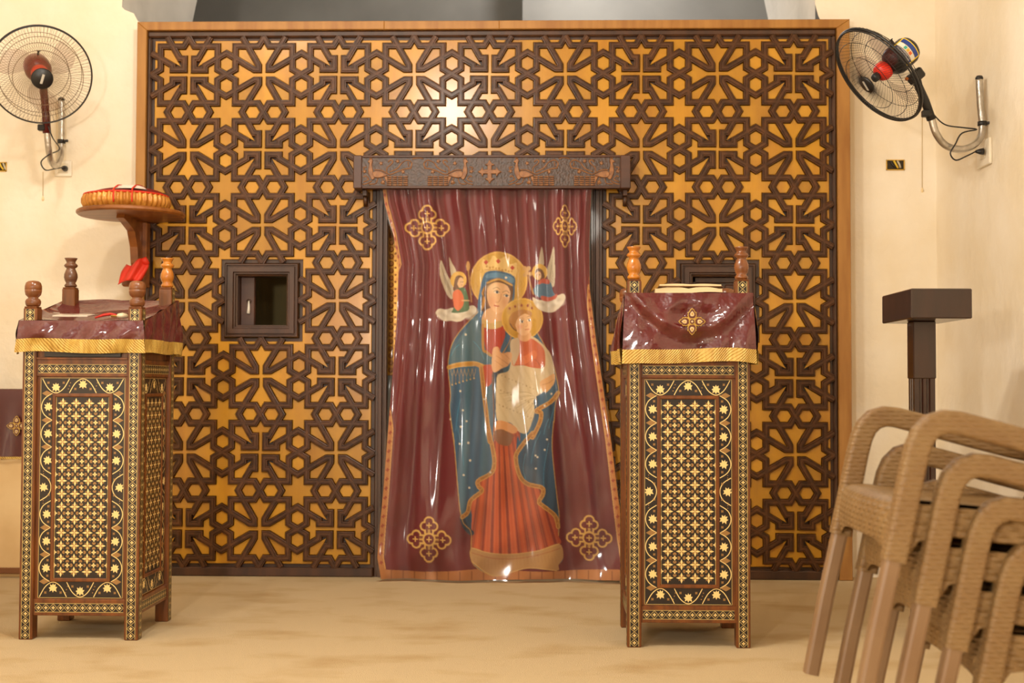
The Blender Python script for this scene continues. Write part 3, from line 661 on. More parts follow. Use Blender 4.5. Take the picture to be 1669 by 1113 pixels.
CV.poly(A((496, 650), (560, 640), (610, 610), (625, 640), (590, 680), (520, 694), (490, 690)), (222, 124, 76), CH); CV.line(A((500, 690), (560, 690), (610, 660), (640, 690)), 1, (150, 60, 40))
for k in range(5): CV.line(A((505+k*20, 650), (512+k*20, 688)), .8, (166, 74, 46), alpha=.8)
CV.poly(A((525, 520), (585, 510), (590, 545), (560, 562), (524, 548)), (226, 172, 120), CH)
CV.poly(A((490, 430), (520, 402), (570, 392), (594, 430), (596, 480), (580, 515), (548, 528), (515, 505), (500, 470)), (238, 194, 144), CH)
CV.poly(A((470, 440), (490, 405), (540, 385), (592, 398), (594, 425), (560, 408), (524, 430), (505, 470), (515, 500), (490, 490), (474, 470)), (186, 130, 62), CH)
for x, y in ((541, 452), (582, 446)): CV.ell(*A((x, y))[0], 3.4, 1.9, (250, 236, 210)); CV.ell(*A((x+2, y))[0], 1.7, 1.8, (52, 58, 74)); CV.line(A((x-11, y-6), (x, y-10), (x+10, y-5)), .9, (92, 56, 34)); CV.line(A((x-13, y-18), (x, y-22), (x+10, y-16)), .9, (150, 98, 54))
CV.line(A((568, 450), (572, 474), (562, 480)), .9, (190, 120, 80)); CV.line(A((560, 496), (582, 494)), 1.7, (196, 88, 68)); CV.ell(*A((532, 480))[0], 4, 4, (232, 150, 110), alpha=.6, soft=.6); CV.line(A((478, 462), (492, 488), (512, 502)), 1.6, (70, 46, 34))
CV.poly(A((485, 565), (524, 545), (528, 620), (500, 690), (488, 660)), (216, 196, 160), CH)
# hands and feet
CV.poly(A((385, 600), (412, 592), (430, 625), (475, 620), (488, 640), (470, 690), (430, 712), (390, 732), (376, 700), (378, 650)), (230, 178, 126), MO)
for q in (((400, 640), (440, 668), (470, 690)), ((412, 600), (432, 640)), ((395, 668), (440, 700)), ((440, 625), (476, 660))): CV.line(A(*q), .9, (180, 112, 70))
CV.poly(A((640, 790), (690, 755), (722, 740), (722, 785), (700, 820), (668, 842)), (232, 176, 112), MO); CV.line(A((655, 800), (690, 790), (718, 770)), .9, (176, 110, 60))
CV.poly(A((405, 1000), (470, 1010), (515, 1040), (508, 1066), (470, 1068), (430, 1050), (402, 1080), (395, 1110), (385, 1080)), (224, 158, 98), CH); CV.poly(A((395, 1060), (440, 1050), (500, 1080), (470, 1105), (395, 1108)), (150, 84, 52), CH)
CV.poly(B((790, 90), (850, 80), (900, 130), (880, 180), (810, 160)), (140, 92, 60), MO)
CV.line(A((384, 735), (386, 900), (390, 1060)), 1.6, (156, 100, 44), MO)
# ---- angels on clouds
CV.poly(N((150, 880), (200, 840), (280, 850), (350, 830), (480, 850), (590, 800), (640, 830), (640, 880), (590, 930), (520, 950), (470, 990), (400, 1000), (330, 985), (250, 990), (190, 940), (160, 910)), (222, 210, 186), AN1)
for k in range(14): CV.ell(*N((190+k*33, 905+35*math.sin(k*1.3)))[0], 5, 4, (244, 238, 222) if k % 2 else (188, 172, 146), alpha=.6, soft=.6)
CV.poly(N((215, 255), (240, 300), (290, 430), (360, 560), (355, 715), (300, 690), (250, 590), (205, 450), (200, 320)), (206, 192, 164), AN1); CV.poly(N((310, 215), (350, 290), (400, 390), (350, 460), (330, 400)), (204, 190, 160), AN1)
for k in range(8): CV.line(N((212+6*k, 300+30*k), (255+8*k, 430+28*k), (330+3*k, 600+14*k)), .8, (150, 132, 104))
CV.ell(*N((428, 495))[0], 13.6, 13.8, (226, 180, 80), AN1); CV.poly(N((385, 480), (420, 440), (470, 450), (490, 490), (470, 600), (400, 610), (370, 600)), (116, 76, 46), AN1)
CV.poly(N((440, 470), (480, 475), (492, 530), (480, 580), (440, 590), (415, 540)), (236, 196, 150), AN1); CV.ell(*N((458, 520))[0], .8, .8, (70, 50, 40)); CV.ell(*N((482, 522))[0], .8, .8, (70, 50, 40)); CV.line(N((460, 560), (480, 558)), 1, (180, 90, 70))
CV.poly(N((365, 640), (420, 600), (500, 590), (540, 680), (555, 780), (550, 860), (450, 890), (345, 885), (370, 820)), (84, 116, 80), AN1); CV.poly(N((365, 640), (430, 610), (485, 680), (490, 790), (430, 865), (380, 830), (360, 730)), (226, 116, 70), AN1); CV.line(N((470, 745), (560, 745)), 2.2, (230, 184, 134), AN1)
CV.line(N((545, 300), (548, 380), (565, 560), (585, 760)), 2.2, (196, 150, 90), AN1); CV.ell(*N((546, 330))[0], 3, 8, (214, 166, 100), AN1)
cl2 = A((600, 320), (650, 335), (735, 310), (770, 300), (782, 325), (760, 365), (715, 400), (660, 395), (625, 375)); CV.poly(cl2, (224, 212, 190), AN2)
for k in range(10): CV.ell(*A((625+k*15, 350+14*math.sin(k*1.4)))[0], 4.4, 3.6, (246, 240, 226) if k % 2 else (190, 174, 150), alpha=.6, soft=.6)
CV.poly(A((652, 40), (662, 90), (662, 140), (632, 150), (640, 90)), (206, 192, 166), AN2); CV.poly(A((718, 42), (724, 120), (722, 250), (700, 250), (680, 180), (700, 100)), (208, 196, 170), AN2)
for k in range(5): CV.line(A((716-3*k, 70+24*k), (708-3*k, 130+22*k), (716, 200+10*k)), .8, (150, 134, 108))
CV.ell(*A((641, 180))[0], 12.6, 13.4, (226, 180, 82), AN2); CV.poly(A((614, 180), (630, 160), (655, 168), (668, 205), (650, 225), (625, 215)), (112, 74, 48), AN2); CV.poly(A((620, 185), (640, 178), (650, 200), (640, 222), (626, 215)), (236, 194, 150), AN2); CV.ell(*A((627, 195))[0], .8, .8, (60, 46, 40)); CV.ell(*A((640, 195))[0], .8, .8, (60, 46, 40))
CV.poly(A((630, 245), (660, 225), (700, 235), (715, 290), (735, 320), (690, 340), (650, 325), (610, 300), (606, 275)), (84, 122, 150), AN2); CV.poly(A((632, 235), (660, 215), (695, 225), (690, 245), (655, 240), (635, 250)), (206, 96, 74), AN2); CV.poly(A((650, 310), (700, 318), (735, 300), (730, 325), (690, 340), (655, 334)), (200, 92, 70), AN2)
CV.line(A((578, 205), (596, 270), (606, 300)), 3.0, (190, 142, 84), AN2)
for x, y in ((556, 158), (580, 160), (568, 185), (560, 196), (588, 190), (570, 170)): CV.ell(*A((x, y))[0], 3.6, 3.6, (204, 162, 104), AN2)
# ---- geometry
STEP = .95; ny = int((BOTY-TOPY)/STEP); nx = 420
py = np.linspace(TOPY, BOTY, ny+1); ss = np.linspace(0, 1, nx+1)
Lp = np.interp(py, LE[:, 0], LE[:, 1]); Rp = np.interp(py, RE[:, 0], RE[:, 1])
PXg = Lp[:, None]+(Rp-Lp)[:, None]*ss[None]; PYg = np.repeat(py[:, None], nx+1, 1)
def folds(s, y):
    v = (y-TOPY)/(BOTY-TOPY); top = np.exp(-v*2.6)
    ph = 2*np.pi*(7.2*s+.35*np.sin(5.1*s+.6)+.25*v*np.sin(4*s))
    d = .017*(top+.16)*np.sin(ph)+.010*top*np.sin(2.3*ph+1.2)
    d = d+.022*np.sin(2*np.pi*(1.7*s+.1))*(.4+.6*v)+.012*v*np.sin(2*np.pi*(3.1*s+.55*v+.3))
    d = d+.006*np.sin(9*v+7*s)*v+.02*v*v*np.exp(-((s-.06)/.07)**2)
    return d
def curtain_pts(px, py_, s, off=0.0):
    Yc = -.075-.05*((py_-TOPY)/(BOTY-TOPY))**2+folds(s, py_)-off
    d = _f[None, None]+_r[None, None]*((px-CX)/FPX)[..., None]+_u[None, None]*((CY-py_)/FPX)[..., None]
    Y0 = -.08-.05*((py_-TOPY)/(BOTY-TOPY))**2
    t = (Y0-CAM[1])/d[..., 1]; p = CAM+d*t[..., None]; p[..., 1] = Yc; p[..., 2] = np.maximum(p[..., 2], .004)
    return p
G = curtain_pts(PXg, PYg, np.repeat(ss[None], ny+1, 0))
ci = np.clip(((PXg-CV.X0)*CV.K).astype(int), 0, CV.w-2); cj = np.clip(((PYg-CV.Y0)*CV.K).astype(int), 0, CV.h-2)
colr = (CV.c[cj, ci]+CV.c[cj+1, ci]+CV.c[cj, ci+1]+CV.c[cj+1, ci+1])/4
fid = CV.i[np.clip(cj[:-1, :-1]+1, 0, CV.h-1), np.clip(ci[:-1, :-1]+1, 0, CV.w-1)].ravel()
ii = np.arange((ny+1)*(nx+1)).reshape(ny+1, nx+1)
quads = np.stack([ii[:-1, :-1], ii[1:, :-1], ii[1:, 1:], ii[:-1, 1:]], -1).reshape(-1, 4)
Gf = G.reshape(-1, 3); cf = colr.reshape(-1, 3)
mp = bpy.data.materials.new('printed_satin'); mp.use_nodes = True; nt = mp.node_tree; bs = nt.nodes['Principled BSDF']
ca = nt.nodes.new('ShaderNodeVertexColor'); ca.layer_name = 'print'; nt.links.new(ca.outputs[0], bs.inputs['Base Color'])
bs.inputs['Roughness'].default_value = .5; bs.inputs['Sheen Weight'].default_value = .05; bs.inputs['Sheen Roughness'].default_value = .4
CUR = thing('door_curtain', 'maroon satin door curtain printed with a crowned mother and child under clear plastic', 'curtain', (0, -.1, 0))
names = {0: 'maroon_fabric', 1: 'gold_border', 2: 'cross_emblem', 3: 'cross_emblem', 4: 'cross_emblem', 5: 'cross_emblem', 6: 'mother_print', 7: 'child_print', 8: 'angel_print', 9: 'angel_print'}
labs = {1: 'gold woven border with small red crosses', 6: 'crowned woman in a blue starry mantle and red dress', 7: 'child with golden halo in cream wrap', 8: 'small angel in orange and green kneeling on a cloud', 9: 'small angel in blue kneeling on a cloud'}
for pid, nm in names.items():
    q = quads[fid == pid]; 
    if not len(q): continue
    uq, inv = np.unique(q, return_inverse=True); me = bpy.data.meshes.new(nm); V = Gf[uq]-np.array([0, -.1, 0])
    me.vertices.add(len(uq)); me.vertices.foreach_set('co', V.astype(np.float32).ravel()); nq = len(q)
    me.loops.add(nq*4); me.loops.foreach_set('vertex_index', inv.astype(np.int32).ravel()); me.polygons.add(nq)
    me.polygons.foreach_set('loop_start', np.arange(0, nq*4, 4, dtype=np.int32)); me.polygons.foreach_set('loop_total', np.full(nq, 4, np.int32)); me.polygons.foreach_set('use_smooth', np.ones(nq, bool))
    me.update(calc_edges=True); at_ = me.color_attributes.new('print', 'FLOAT_COLOR', 'POINT')
    at_.data.foreach_set('color', np.concatenate([cf[uq], np.ones((len(uq), 1))], 1).astype(np.float32).ravel())
    me.materials.append(mp); o = link(nm, me, CUR)
    if pid in labs: o['label'] = labs[pid]
# clear plastic sheet
pm = bpy.data.materials.new('clear_plastic'); pm.use_nodes = True; nt = pm.node_tree; nt.nodes.clear(); N_ = nt.nodes.new
ou = N_('ShaderNodeOutputMaterial'); mx = N_('ShaderNodeMixShader'); tr = N_('ShaderNodeBsdfTransparent'); gl = N_('ShaderNodeBsdfGlossy'); lw = N_('ShaderNodeFresnel'); lw.inputs[0].default_value = 1.42
tr.inputs[0].default_value = (.96, .94, .92, 1); gl.inputs['Roughness'].default_value = .09; nt.links.new(lw.outputs[0], mx.inputs[0]); nt.links.new(tr.outputs[0], mx.inputs[1]); nt.links.new(gl.outputs[0], mx.inputs[2])
df = N_('ShaderNodeBsdfDiffuse'); df.inputs[0].default_value = (.9, .85, .8, 1); mx2 = N_('ShaderNodeMixShader'); mx2.inputs[0].default_value = .012
nt.links.new(mx.outputs[0], mx2.inputs[1]); nt.links.new(df.outputs[0], mx2.inputs[2]); nt.links.new(mx2.outputs[0], ou.inputs[0])
M['plastic'] = pm
def wobble(px, y):
    q = (np.clip(y, 300, 520)-365)*.00317; low = np.clip((y-470)/110, .12, 1)
    ridge = sum(a*np.exp(-((px-x0-(y-305)*sl)/w)**2) for x0, w, a, sl in ((661, 13, .0045, -.06), (716, 11, .003, .0), (779, 13, .0048, .0), (826, 14, .004, .02), (862, 10, .003, 0), (903, 12, .0045, .03), (936, 11, .0045, .12)))*np.exp(-np.clip((y-420)/110, 0, 9)**2)
    return -.075*q*q-ridge+low*(.006*np.sin(y*.021+px*.009+1.3*np.sin(px*.017)))+.0035*low*np.sin(px*.031+y*.012+np.sin(y*.02)*1.5)+.003*np.sin(px*.083-y*.021+np.sin(px*.02+y*.015)*2)+.0022*np.sin(px*.05+y*.06)*np.clip((y-780)/120, 0, 1)*2.2
ny2, nx2 = 190, 150; py2 = np.linspace(TOPY+2, BOTY+3.0, ny2+1); s2 = np.linspace(0, 1, nx2+1)
L2 = np.interp(py2, LE[:, 0], LE[:, 1])-2; R2 = np.interp(py2, RE[:, 0], RE[:, 1])+2
PX2 = L2[:, None]+(R2-L2)[:, None]*s2[None]; PY2 = np.repeat(py2[:, None], nx2+1, 1); S2 = np.repeat(s2[None], ny2+1, 0)
# the sheet follows the cloth but spans across its deepest folds
G2 = curtain_pts(PX2, PY2, S2, 0.0); fl_ = folds(S2, PY2); G2[..., 1] += -fl_*(.25+.5*np.clip((560-PY2)/200, 0, 1))-.032+wobble(PX2, PY2)
b = MB(); b.grid([[(p[0], p[1]+.1, p[2]) for p in row] for row in G2.tolist()], flip=True); o = b.build('plastic_cover', pm, CUR); o['label'] = 'clear creased plastic sheet over the curtain'
# ------------------------------------------------------------------ inlaid lecterns
M['mahog'] = mat('mahogany', (122, 66, 16), .38, c2=(86, 43, 9), nscale=10, stretch=(4, 4, .5), ndet=5, coat=.2, coatr=.12)
M['ebony'] = mat('inlay_ground', (30, 19, 12), .4, coat=.15)
M['bone'] = mat('bone_inlay', (236, 206, 136), .4, coat=.3)
M['tan'] = mat('tan_inlay', (150, 110, 58), .4, coat=.15)
M['line'] = mat('inlay_line', (186, 160, 98), .4, coat=.3)
M['fin'] = mat('turned_wood', (134, 76, 30), .35, c2=(100, 52, 20), nscale=20, stretch=(1, 1, .4), coat=.5)
M['fin_y'] = mat('turned_yellow_wood', (190, 118, 24), .3, c2=(166, 94, 16), nscale=20, stretch=(1, 1, .4), coat=.6)
M['velvet'] = mat('maroon_vinyl', (92, 12, 19), .42, c2=(80, 10, 16), nscale=5, coat=1.0, coatr=.07, bump=.8, bscale=12, bdist=.03)
M['fringe'] = mat('gold_fringe', (216, 180, 92), .45, .05, c2=(186, 144, 62), nscale=60, stretch=(1, 1, .12), bump=.7, bscale=55, wave='DIAGONAL', bdist=.004)
LW, LD, PS, PZL, PZH = .465, .455, .054, 1.285, 1.39
def rh(b, cx, cz, a, w, ang, y, mi):      # rhombus petal pointing along ang from (cx,cz)
    c, s = math.cos(ang), math.sin(ang); q = [(0, 0), (a*.5, w), (a, 0), (a*.5, -w)]
    b.flat([(cx+u*c-v*s, cz+u*s+v*c) for u, v in q], y, mi)
def ln(b, p0, p1, w, y, mi):
    d = Vector((p1[0]-p0[0], p1[1]-p0[1])).normalized(); n = Vector((-d.y, d.x))*w/2
    b.flat([(p0[0]+n.x, p0[1]+n.y), (p0[0]-n.x, p0[1]-n.y), (p1[0]-n.x, p1[1]-n.y), (p1[0]+n.x, p1[1]+n.y)], y, mi)
def pl(b, pts, w, y, mi):
    q = smooth_path([Vector(p) for p in pts], 5)
    for i in range(len(q)-1): ln(b, q[i], q[i+1], w, y, mi)
def strip(length, horizontal=False):     # marquetry band, local (x across, z along), y=0 front
    w = .036; n = max(2, round(length/.0277)); st = length/n; b = MB()
    b.flat([(-w/2, 0), (w/2, 0), (w/2, length), (-w/2, length)], 0, 0)
    for x in (-w/2+.0016, w/2-.0016): ln(b, (x, 0), (x, length), .0022, -.0003, 2)
    for i in range(n):
        z = (i+.5)*st
        for sx in (-1, 1):
            ln(b, (sx*.015, z-st*.5), (0, z-st*.5+st*.28), .0024, -.0003, 2) if False else None
            ln(b, (sx*.0155, z), (0, z+st*.5), .002, -.0003, 2); ln(b, (sx*.0155, z), (0, z-st*.5), .002, -.0003, 2)
        for k in range(4): rh(b, 0, z, .0078, .0027, k*math.pi/2, -.0006, 1)
    if horizontal: b.v = [(z, y, -x) for x, y, z in b.v]
    return b
IN = [M['ebony'], M['bone'], M['line'], M['tan']]
me_strip_v = strip(1.24).mesh('inlay_band', IN); me_strip_h = strip(LW-2*PS-.012, True).mesh('inlay_band', IN)
me_strip_t = strip(.075).mesh('inlay_band', IN); me_strip_t2 = strip(.15).mesh('inlay_band', IN)
# panel of one face: width LW-2*PS ; origin centre bottom at z=0
FW = .330; FZ0, FZ1 = .16, 1.012; GW, GZ0, GZ1 = .236, .222, .952
def field():
    b = MB(); w, z0, z1 = GW-.03, GZ0+.013, GZ1-.013
    b.flat([(-w/2, z0), (w/2, z0), (w/2, z1), (-w/2, z1)], -.001, 0)
    for q in (((-w/2, z0), (w/2, z0)), ((w/2, z0), (w/2, z1)), ((w/2, z1), (-w/2, z1)), ((-w/2, z1), (-w/2, z0))): ln(b, *q, .002, -.0016, 2)
    nx_, nz_ = 4, 14; px_ = w/nx_; pz_ = (z1-z0)/nz_
    for j in range(nz_):
        for i in range(nx_):
            cx, cz = -w/2+(i+.5)*px_, z0+(j+.5)*pz_
            for k in range(4):
                rh(b, cx, cz, px_*.40, px_*.085, k*math.pi/2, -.0016, 1); rh(b, cx, cz, px_*.32, px_*.065, k*math.pi/2+math.pi/4, -.0016, 3)
        if j < nz_-1:
            for i in range(nx_+1):
                cx, cz = -w/2+i*px_, z0+(j+1)*pz_
                for k in range(4):
                    if (i == 0 and k == 2) or (i == nx_ and k == 0): continue
                    a = k*math.pi/2
                    u = [(.20, -.10), (.30, -.14), (.38, -.09), (.42, 0), (.38, .09), (.30, .14), (.20, .10), (.25, 0)]
                    if not ((i == 0 or i == nx_) and k in (1, 3)): b.flat([(cx+(p*math.cos(a)-q*math.sin(a))*px_, cz+(p*math.sin(a)+q*math.cos(a))*px_) for p, q in u], -.0016, 3)
                    rh(b, cx, cz, px_*.2, px_*.07, a, -.0019, 1)
    return b.mesh('inlay_field', IN)
leafp = [(0, -.5), (.12, -.28), (.42, -.42), (.34, -.12), (.5, .1), (.28, .12), (.3, .42), (.08, .3), (0, .5), (-.1, .28), (-.36, .38), (-.28, .1), (-.5, .02), (-.34, -.14), (-.4, -.4), (-.14, -.26)]
b = MB(); b.prism([(x*.034, z*.036) for x, z in leafp], 0, -.0006, .0002); me_leaf = b.mesh('inlaid_leaf', M['bone'])
leaf_spots = []
def border():
    b = MB(); y0, y1, y2 = -.001, -.0015, -.0018
    b.flat([(-FW/2, FZ0), (FW/2, FZ0), (FW/2, FZ1), (-FW/2, FZ1)], y0, 0)
    for q in (((-FW/2, FZ0), (FW/2, FZ0)), ((FW/2, FZ0), (FW/2, FZ1)), ((FW/2, FZ1), (-FW/2, FZ1)), ((-FW/2, FZ1), (-FW/2, FZ0))): ln(b, *q, .002, y1, 2)
    xo, xi_ = FW/2-.003, GW/2+.002; n = 7; st = (GZ1-GZ0)/n
    def fl4(x, z):
        for k in range(4): rh(b, x, z, .0062, .0026, k*math.pi/2+math.pi/4, y1, 3)
    for sx in (-1, 1):
        for i in range(n):
            z0 = GZ0+i*st; z1 = z0+st; mid = (z0+z1)/2; inv = (i == n//2)
            xa, xb = (xo, xi_) if inv else (xi_, xo)
            pl(b, [(sx*xa, z0), (sx*(xa+(xb-xa)*.72), z0+st*.2), (sx*xb, mid), (sx*(xa+(xb-xa)*.72), z1-st*.2), (sx*xa, z1)], .0032, y1, 1)
            leaf_spots.append((sx*((xi_+xo)/2+(.008 if inv else -.006)), mid, sx*.3)); fl4(sx*(xi_+.009), mid+.03); fl4(sx*(xi_+.009), mid-.03)
        for i in range(n+1):
            z = GZ0+i*st
            if i in (n//2, n//2+1):
                for dz in (-.01, 0, .01): b.flat(ellipse(sx*(xo-.012), z+dz, .0022, .0022, 6), y1, 3)
                continue
            b.flat([(sx*(xo-.001), z), (sx*(xo-.02), z+.011), (sx*(xi_+.001), z), (sx*(xo-.02), z-.011)], y2, 3)
    for (zc, sg) in ((FZ1-.003, -1), (FZ0+.003, 1)):
        zi_ = GZ1+.002 if sg < 0 else GZ0-.002; wseg = FW/3-.004
        for i in range(3):
            xc = (i-1)*wseg; a, c = (zi_, zc) if i == 1 else (zc, zi_)
            pl(b, [(xc-wseg/2, a), (xc-wseg*.28, a+(c-a)*.7), (xc, c), (xc+wseg*.28, a+(c-a)*.7), (xc+wseg/2, a)], .0032, y1, 1)
            leaf_spots.append((xc, (zi_+zc)/2+(sg*.006 if i == 1 else -sg*.006)*-1, 0.0)); fl4(xc-.03, (zi_+zc)/2+(-sg if i != 1 else sg)*.012); fl4(xc+.03, (zi_+zc)/2+(-sg if i != 1 else sg)*.012)
        for sx in (-1, 1):
            for k in range(3): b.flat(ellipse(sx*(wseg*.5+.004*(k-1)), (zi_+zc)/2+(k-1)*.012*sx, .0025, .0025, 6), y1, 3)
    return b.mesh('inlay_border', IN)
me_border = border(); me_field = field()
def face_mesh():
    b = MB(); w = (LW-2*PS)/2+.002
    b.box((-w, 0, .10), (w, .012, 1.215), 0); return b.mesh('face_board', M['mahog'])
me_face = face_mesh()
b = MB(); h = GW/2
b.sweep([(-h, GZ0), (h, GZ0), (h, GZ1), (-h, GZ1)], [(0, 0), (0, .004), (.003, .006), (.011, .006), (.014, .003), (.014, 0)], -.0005, closed=True); me_pframe = b.mesh('panel_frame', M['mahog'])
me_rails = []
for (z0, z1) in ((.092, .155), (1.018, 1.085)): b = MB(); b.box((-(LW-2*PS)/2-.002, -.010, z0), ((LW-2*PS)/2+.002, .004, z1), 0, .002); me_rails.append(b.mesh('rail', M['mahog']))
def finial(tall):
    if tall: return [(.017, 0), (.024, .004), (.026, .010), (.022, .016), (.019, .020), (.024, .030), (.028, .044), (.027, .058), (.021, .074), (.017, .082), (.025, .088), (.028, .094), (.025, .100), (.018, .105), (.019, .112), (.024, .120), (.027, .126), (.001, .1262)]
    return [(.018, 0), (.026, .004), (.029, .012), (.030, .022), (.026, .030), (.018, .035), (.022, .040), (.029, .047), (.032, .06), (.0325, .066), (.0312, .0665), (.0325, .068), (.032, .082), (.028, .095), (.02, .101), (.001, .104)]
def lectern(loc, rz, label, fin_mats, faces):
    t = thing('lectern', label, 'lectern', loc, rz)
    hx, hy = LW/2-PS/2, LD/2-PS/2
    for i, (sx, sy) in enumerate(((-1, -1), (1, -1), (1, 1), (-1, 1))):
        zt_ = PZL if sy < 0 else PZH
        b = MB(); b.box((-PS/2, -PS/2, 0), (PS/2, PS/2, zt_), 0, .003); p = b.build('post', M['mahog'], t, (sx*hx, sy*hy, 0))
        for k, (ox, oy, az) in enumerate(((0, -1, 0), (1, 0, math.pi/2), (0, 1, math.pi), (-1, 0, -math.pi/2))):
            if (ox and ox != sx) or (oy and oy != sy): continue
            o = link('inlay_band', me_strip_v, p, (ox*(PS/2+.0006), oy*(PS/2+.0006), .004), (0, 0, az))
        # short bands on all four sides above the cloth
        for k, (ox, oy, az) in enumerate(((0, -1, 0), (1, 0, math.pi/2), (0, 1, math.pi), (-1, 0, -math.pi/2))):
            L_ = me_strip_t if sy < 0 else me_strip_t2
            if sy < 0 and not ((ox and ox != sx) or (oy and oy != sy)): link('inlay_band', me_strip_t, p, (ox*(PS/2+.0008), oy*(PS/2+.0008), zt_-.08), (0, 0, az))
            elif sy > 0 and not ((ox and ox != sx) or (oy and oy != sy)): link('inlay_band', me_strip_t2, p, (ox*(PS/2+.0008), oy*(PS/2+.0008), zt_-.152), (0, 0, az))
        b = MB(); b.box((-PS/2+.002, -PS/2+.002, 0), (PS/2-.002, PS/2-.002, .006), 0, .002); b.build('cap', M['mahog'], p, (0, 0, zt_))
        b = MB(); b.lathe(finial(sy > 0), 20); b.build('finial', fin_mats[i], p, (0, 0, zt_+.005))
    for (ox, oy, az, dist) in ((0, -1, 0, LD/2), (1, 0, math.pi/2, LW/2), (0, 1, math.pi, LD/2), (-1, 0, -math.pi/2, LW/2)):
        f = link('inlaid_panel', me_face, t, (ox*(dist-.018), oy*(dist-.018), 0), (0, 0, az))
        [link('rail', q, f) for q in me_rails]
        if (ox, oy) not in faces: continue
        link('inlay_border', me_border, f)['kind'] = 'stuff'; link('inlay_field', me_field, f)['kind'] = 'stuff'; link('panel_frame', me_pframe, f)
        for (x, z, a) in leaf_spots: link('inlaid_leaf', me_leaf, f, (x, -.0016, z), (0, a, 0))
        for z in (.1225, 1.048): link('inlay_band', me_strip_h, f, (-(LW-2*PS-.012)/2, -.0106, z))
    return t
LLX, LLY = -1.511, -1.480
LRX, LRY = .836, -1.535
F, FY = M['fin'], M['fin_y']
M['fin_d'] = mat('turned_dark_wood', (108, 66, 38), .35, c2=(84, 48, 26), nscale=20, stretch=(1, 1, .4), coat=.5)
LEFT = lectern((LLX, LLY, 0), 0, 'inlaid wooden lectern at left with low front finials, below the round wall shelf', [F, F, FY, M['fin_d']], {(0, -1), (1, 0), (-1, 0), (0, 1)})
lectern((LRX, LRY, 0), math.pi, 'inlaid wooden lectern at right, standing before the curtain edge and stacked chairs', [F, F, FY, F], {(0, 1), (1, 0), (-1, 0), (0, -1)})
# drawer slot strip under the left cloth
b = MB(); b.box((-.150, -.006, 0), (.150, .006, .030), 0, .001); o = b.build('dark_slot_strip', M['ebony'], LEFT, (0, -LD/2+.012, 1.094))
b = MB(); b.box((-(LW-2*PS)/2, -.012, 1.084), ((LW-2*PS)/2, .004, 1.092), 0, .001); b.build('ledge', M['mahog'], LEFT, (0, -LD/2+.012, 0))
# ---- cloth covers
def flap(b, p0, p1, zt0, zt1, zb, out, nseg=46, wr=.006, seed=0, mi=0, f0=0.0, f1=1.0, rows=14, corner=0.0):
    """hanging cloth from p0 to p1 (x,y); top height runs zt0->zt1"""
    P_ = []; o = Vector(out)
    for i in range(rows+1):
        t = f0+(f1-f0)*i/rows; row = []
        for j in range(nseg+1):
            s = j/nseg; x = p0[0]+(p1[0]-p0[0])*s; y = p0[1]+(p1[1]-p0[1])*s; zt_ = zt0+(zt1-zt0)*s
            zbb = zb+.004*math.sin(9*s+seed)
            d = wr*t*(math.sin(11*s+seed*1.7+2*t)+.7*math.sin(23*s+seed+3*math.sin(3*t+s*4)))+.014*math.sin(math.pi*min(1, t*1.0))*.6+.006*t
            row.append((x+o.x*d, y+o.y*d, zt_+(zbb-zt_)*t))
        P_.append(row)
    b.grid(P_, mi)
    return P_
